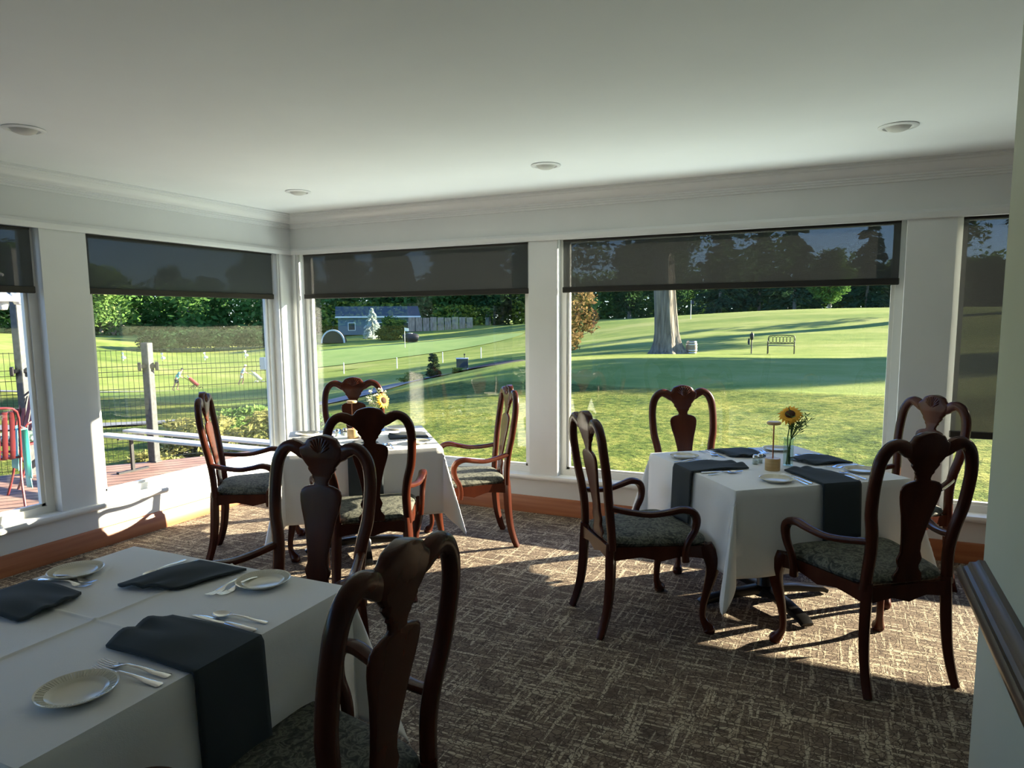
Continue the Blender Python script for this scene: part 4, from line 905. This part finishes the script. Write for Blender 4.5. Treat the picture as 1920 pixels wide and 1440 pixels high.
MB().lathe([(.028, 0), (.022, 2.4)], seg=8).build('pole', WHITEP, fl); MB().add([(0, 0, 2.38), (.5, .1, 2.3), (.48, .12, 1.98), (0, 0, 2.0), (0, .012, 2.38), (.5, .112, 2.3), (.48, .132, 1.98), (0, .012, 2.0)], [(0, 1, 2, 3), (7, 6, 5, 4), (0, 4, 5, 1), (1, 5, 6, 2), (2, 6, 7, 3)]).build('flag', WHITEP, fl, False)
f2 = place(empty('flagstick', (0, 0, 0), 0, 'dark flag on a thin pole on the ridge right of the big trunk', 'flag'), -9.6, 68)
MB().lathe([(.03, 0), (.025, 1.9)], seg=8).build('pole', WHITEP, f2); MB().add([(0, 0, 1.88), (.3, .05, 1.84), (.3, .05, 1.5), (0, 0, 1.52), (0, .012, 1.88), (.3, .062, 1.84), (.3, .062, 1.5), (0, .012, 1.52)], [(0, 1, 2, 3), (7, 6, 5, 4), (0, 4, 5, 1), (1, 5, 6, 2), (2, 6, 7, 3)]).build('flag', NAVY, f2, False)
fl['group'] = f2['group'] = 'golf flagsticks'
gb = place(empty('garden_bench', (0, 0, 0), 0, 'black metal bench with ring patterned back on the slope', 'bench'), 1.66, 32.99, math.radians(2))
mb = MB(); mb.sweep([(-.62, .0, .40), (-.62, .10, .52), (-.6, .16, .86), (-.3, .18, .915), (0, .18, .93), (.3, .18, .915), (.6, .16, .86), (.62, .10, .52), (.62, 0, .40)], .022, 8, smooth=3); mb.sweep([(-.60, .13, .52), (.60, .13, .52)], .018, 8)
for i in range(7):
    cx = -.49+i*.163; mb.sweep([(cx+.10*math.cos(a), .15+.02*math.sin(a), .70+.15*math.sin(a)) for a in np.linspace(0, 2*PI, 15)], .012, 6)
mb.build('backrest', BLACKM, gb)
mb = MB()
for i in range(6): mb.box((-.62, -.42+i*.08, .40), (.62, -.36+i*.08, .415))
mb.build('seat', BLACKM, gb)
for s_ in (-1, 1):
    MB().sweep([(s_*.62, -.42, 0), (s_*.62, -.40, .40), (s_*.62, -.42, .62), (s_*.62, -.1, .64), (s_*.62, .12, .60)], .022, 8).build('arm_and_leg', BLACKM, gb); MB().sweep([(s_*.62, .18, 0), (s_*.62, .04, .40)], .022, 8).build('leg', BLACKM, gb)
ba = place(empty('wooden_barrel', (0, 0, 0), 0, 'small wooden barrel with pale hoops right of the big trunk', 'barrel'), -2.5, 31.5)
MB().lathe([(.0001, 0), (.23, 0), (.27, .15), (.285, .33), (.27, .52), (.23, .66), (.21, .66), (.21, .63), (.0001, .63)], seg=24).build('staves', BARREL, ba)
mb = MB()
for z, r_ in ((.06, .252), (.18, .279), (.48, .279), (.60, .252)): mb.lathe([(r_, z-.03), (r_+.008, z-.02), (r_+.008, z+.02), (r_, z+.03)], seg=24)
mb.build('hoops', CHROME, ba)
bw = place(empty('ball_washer_post', (0, 0, 0), 0, 'black ball washer post with hanging towel left of the bench', 'post'), .25, 32.9)
MB().lathe([(.03, 0), (.03, .72), (.025, .74)], seg=10).build('pole', BLACKP, bw); MB().lathe([(.05, .70), (.085, .76), (.10, .98), (.085, 1.02), (.03, 1.04), (.03, 1.10), (.0001, 1.11)], seg=14).build('washer_head', BLACKP, bw)
MB().sweep([(-.13, 0, .78), (-.14, 0, .6), (-.13, 0, .46)], [(.02, .03), (.035, .06), (.03, .04)], 8).build('towel', NAVY, bw)
for i, (x, y) in enumerate(((-68.3, 48.1), (-65.9, 51.2), (-63.0, 54.6), (-60.0, 57.9))):
    if i == 0:
        tm = empty('tee_marker_stand', (0, 0, 0), 0, 'x', 'tee stand', 'white tee stands in a row across the fairway')
        MB().sweep([(0, 0, 0), (.05, 0, .45), (-.03, 0, .8)], .045, 8).build('post', WHITEP, tm); MB().lathe([(.0001, 0), (.22, .03), (.25, .16), (.12, .28), (.0001, .3)], (.1, 0, .2), 12).build('tee_ball', WHITEP, tm); MB().box((-.16, -.03, .72), (.12, .03, .92), .03).build('board', WHITEP, tm)
    else: tm = copy_tree(tm)
    place(tm, x, y, i*.4); tm['label'] = ('white tee stand farthest left, beside the window column', 'white tee stand just right of the fence post', 'white tee stand in the middle of the fairway', 'white tee stand closest to the window corner')[i]
for i, (x, y) in enumerate(((-26.5, 34), (-23.5, 36), (-21.3, 38.5), (-19, 40))):
    if i == 0: st = empty('rope_stake', (0, 0, 0), 0, 'x', 'stake', 'white stakes along the path'); MB().lathe([(.035, 0), (.03, .75), (.0001, .78)], seg=8).build('stake', WHITEP, st)
    else: st = copy_tree(st)
    place(st, x, y); st['label'] = ('white stake farthest left below the green', 'second white stake from the left below the green', 'third white stake from the left below the green', 'white stake nearest the young conifer')[i]

# buildings in the distance
def house(x, y, rz, L, D, H, wallm, label, windows=3):
    t = empty('house', (x, y, gz(x, y)-.3), rz, label, 'house', 'houses beyond the golf course')
    MB().box((-L/2, -D/2, 0), (L/2, D/2, H)).build('wall', wallm, t, False)
    rh = H*.62; MB().add([(-L/2-.4, -D/2-.5, H), (L/2+.4, -D/2-.5, H), (L/2+.4, D/2+.5, H), (-L/2-.4, D/2+.5, H), (-L/2-.4, 0, H+rh), (L/2+.4, 0, H+rh)], [(0, 1, 5, 4), (2, 3, 4, 5), (0, 4, 3), (1, 2, 5), (0, 3, 2, 1)]).build('roof', SLATE, t, False)
    MB().box((-L/2-.4, -D/2-.6, H-.12), (L/2+.4, -D/2-.45, H+.12)).build('gutter', WHITEP, t, False)
    for i in range(windows):
        cx = -L/2+L*(i+.5)/windows; MB().box((cx-.6, -D/2-.08, .7), (cx+.6, -D/2+.02, 2.0)).build('window', WHITEP, t, False); MB().box((cx-.5, -D/2-.1, .8), (cx+.5, -D/2-.02, 1.9)).build('window_glass', NAVY, t, False)
    return t
house(-67.5, 95, math.radians(38), 13, 8, 2.9, BLUEW, 'blue house with slate roof behind the silvery tree')
house(-92, 104, math.radians(42), 12, 8, 3.0, PALEW, 'pale grey house behind the hedge by the corner post')
house(-116, 100, math.radians(45), 10, 7, 2.8, PALEW, 'pale house glimpsed between trees above the hedge')
ht = place(empty('small_hut', (0, 0, 0), 0, 'tiny white and pink hut under the pale trees at far left', 'hut'), -108, 76.5, .6)
MB().box((-.9, -.9, 0), (.9, .9, 2.0)).build('wall', mat('pink_white_boards', (.75, .6, .55), .7), ht, False); MB().add([(-1.2, -1.1, 1.95), (1.2, -1.1, 1.95), (1.2, 1.1, 1.95), (-1.2, 1.1, 1.95), (0, -1.1, 3.2), (0, 1.1, 3.2)], [(0, 1, 4), (2, 3, 5), (1, 2, 5, 4), (3, 0, 4, 5), (0, 3, 2, 1)]).build('roof', WHITEP, ht, False)
wf = empty('timber_fence', (-56.6, 97, gz(-56.6, 97)-.1), math.radians(32), 'weathered timber fence with bright gaps beside the round bush', 'fence')
for i in range(9): MB().box((-5+i*1.2, -.06, 0), (-5+i*1.2+1.05, .06, 2.3 - .05*(i % 3))).build('fence_panel', WOODG, wf, False)
def arch(x, y, r_, lab):
    t = place(empty('cart_shelter', (0, 0, 0), 0, lab, 'shelter', 'black arched shelters by the blue house'), x, y, math.radians(30)); rings = []
    for yy in (-1.6, 1.6): rings.append([(r_*math.cos(a), yy, 1.15*r_*math.sin(a)) for a in np.linspace(0, PI, 15)])
    MB().loft(rings, True, True).build('cover', BLACKP, t); 
    MB().loft([[((r_+.18)*math.cos(a), yy, 1.15*(r_+.18)*math.sin(a)) for a in np.linspace(0, PI, 15)] + [(r_*math.cos(a), yy, 1.15*r_*math.sin(a)) for a in np.linspace(PI, 0, 15)] for yy in (-1.66, -1.3)]).build('rim', PALEW, t)
arch(-63.5, 71.5, 1.5, 'black arched shelter at the left of the corner window view'); arch(-60.5, 75, 1.45, 'black arched shelter right of the first one, nearer the blue house')
bk = place(empty('tee_basket', (0, 0, 0), 0, 'black barrel shape lying behind the flag on the green', 'barrel'), -47.5, 74.5, .6)
MB().sweep([(-1.0, 0, .5), (-.5, 0, .62), (.5, 0, .62), (1.0, 0, .5)], [.42, .6, .6, .42], 16, smooth=3).build('basket_body', BLACKP, bk)
MB().lathe([(.0001, .0), (.3, .02), (.3, .06), (.0001, .08)], (0, 0, 1.18), 14).build('basket_lid', WHITEP, bk)

# ------------------------------------------------------------------ golfers with push carts
def skinned(name, chains, m, parent, levels=2):
    """chains: list of lists of (x,y,z,r); first point of later chains may reuse an index (int) of the vertex list"""
    vs, es, rs = [], [], []
    for ch in chains:
        prev = None
        for p in ch:
            if isinstance(p, int): prev = p; continue
            vs.append(p[:3]); rs.append(p[3]); i = len(vs)-1
            if prev is not None: es.append((prev, i))
            prev = i
    me = bpy.data.meshes.new(name); me.from_pydata(vs, es, []); o = bpy.data.objects.new(name, me); COL.objects.link(o); me.materials.append(m); o.parent = parent
    md = o.modifiers.new('skin', 'SKIN'); md.use_smooth_shade = True
    if not me.skin_vertices: 
        return o
    for i, r_ in enumerate(rs): me.skin_vertices[0].data[i].radius = (r_, r_); me.skin_vertices[0].data[i].use_root = (i == 0)
    sb = o.modifiers.new('sub', 'SUBSURF'); sb.levels = levels; sb.render_levels = levels; return o
def golfer(x, y, rz, label, shirt, legs_m, cap, lean=.35):
    t = place(empty('person', (0, 0, 0), 0, label, 'person', 'golfers pushing carts on the fairway'), x, y, rz)
    # faces +x; pushing, leaning forward
    L = lean
    body = [[(0, 0, .92, .13), (.06*L/.35, 0, 1.10, .125), (.16*L/.35, 0, 1.30, .15), (.22*L/.35, 0, 1.44, .09), (.27*L/.35, 0, 1.51, .055), (.31*L/.35, 0, 1.60, .085), (.33*L/.35, 0, 1.68, .085)],
            [0, (-.02, .10, .86, .10), (.10, .11, .50, .065), (-.02, .11, .12, .045), (.04, .11, .05, .045), (.16, .12, .035, .035)],
            [0, (-.02, -.10, .86, .10), (-.10, -.11, .50, .065), (-.30, -.11, .16, .045), (-.30, -.11, .06, .04), (-.18, -.12, .035, .035)],
            [3, (.18*L/.35, .19, 1.38, .06), (.24, .22, 1.14, .045), (.46, .17, 1.02, .035), (.54, .15, 1.02, .04)],
            [3, (.18*L/.35, -.19, 1.38, .06), (.24, -.22, 1.14, .045), (.46, -.17, 1.02, .035), (.54, -.15, 1.02, .04)]]
    skinned('body', body, SKIN, t)
    skinned('shirt', [[(0, 0, .93, .155), (.07*L/.35, 0, 1.10, .155), (.16*L/.35, 0, 1.30, .175), (.22*L/.35, 0, 1.43, .10)], [2, (.18*L/.35, .19, 1.37, .085), (.22, .22, 1.20, .07)], [2, (.18*L/.35, -.19, 1.37, .085), (.22, -.22, 1.20, .07)]], shirt, t)
    skinned('shorts', [[(0, 0, .95, .15), (-.01, 0, .88, .14)], [0, (0, .10, .82, .125), (.07, .11, .56, .095)], [0, (0, -.10, .82, .125), (-.06, -.11, .56, .095)]], legs_m, t)
    hx = .325*L/.35
    MB().lathe([(.10, -.01), (.102, .03), (.085, .075), (.04, .10), (.0001, .105)], (hx, 0, 1.68), 16).build('cap', cap, t); 
    MB().lathe([(.0001, -.03), (.008, -.02), (.008, .02), (.0001, .03)], (hx+.10, 0, 1.60), 6).build('nose', SKIN, t)
    return t
def pushcart(x, y, rz, label, bagm):
    t = place(empty('golf_push_cart', (0, 0, 0), 0, label, 'golf cart', 'golf push carts'), x, y, rz)
    MB().sweep([(-.45, 0, 1.02), (-.1, 0, .80), (.45, 0, .28), (.75, 0, .18)], .022, 8).build('frame', CHROME if bagm is KHAKI else BLACKP, t)
    MB().sweep([(-.46, -.18, 1.02), (-.46, .18, 1.02)], .02, 8).build('handle', BLACKP, t)
    MB().sweep([(-.05, 0, .98), (.25, 0, .68), (.58, 0, .36)], [.12, .14, .13], 12).build('golf_bag', bagm, t)
    mb = MB()
    for i in range(6): mb.sweep([(-.05, -.05+.02*i, .98), (-.20, -.07+.028*i, 1.13+.01*i)], .012, 5)
    mb.build('golf_clubs', CHROME, t)
    for s_, wx in ((-1, .15), (1, .15)):
        MB().sweep([(wx+.15*math.cos(a), s_*.34, .15+.15*math.sin(a)) for a in np.linspace(0, 2*PI, 19)], .022, 6).build('wheel', WHITEP if bagm is KHAKI else BLACKP, t); MB().sweep([(.3, 0, .42), (wx, s_*.34, .15)], .015, 6).build('strut', BLACKP, t)
    MB().sweep([(.78+.12*math.cos(a), 0, .12+.12*math.sin(a)) for a in np.linspace(0, 2*PI, 19)], .022, 6).build('front_wheel', WHITEP if bagm is KHAKI else BLACKP, t)
    return t
ga = math.radians(40)
def ahead(x, y, d): return (x+math.cos(ga)*d, y+math.sin(ga)*d)
golfer(-43.46, 34.46, ga, 'golfer in cyan shirt and dark shorts pushing a red bag cart', SHIRT1, NAVY, NAVY, .5)
pushcart(*ahead(-43.46, 34.46, 1.0), ga, 'push cart with red and black golf bag', REDB)
golfer(-42.6, 40.4, ga, 'golfer in pale blue shirt and light trousers pushing a white cart', SHIRT2, KHAKI, WHITEP, .35)
pushcart(*ahead(-42.6, 40.4, 1.0), ga, 'pale push cart with light golf bag', KHAKI)
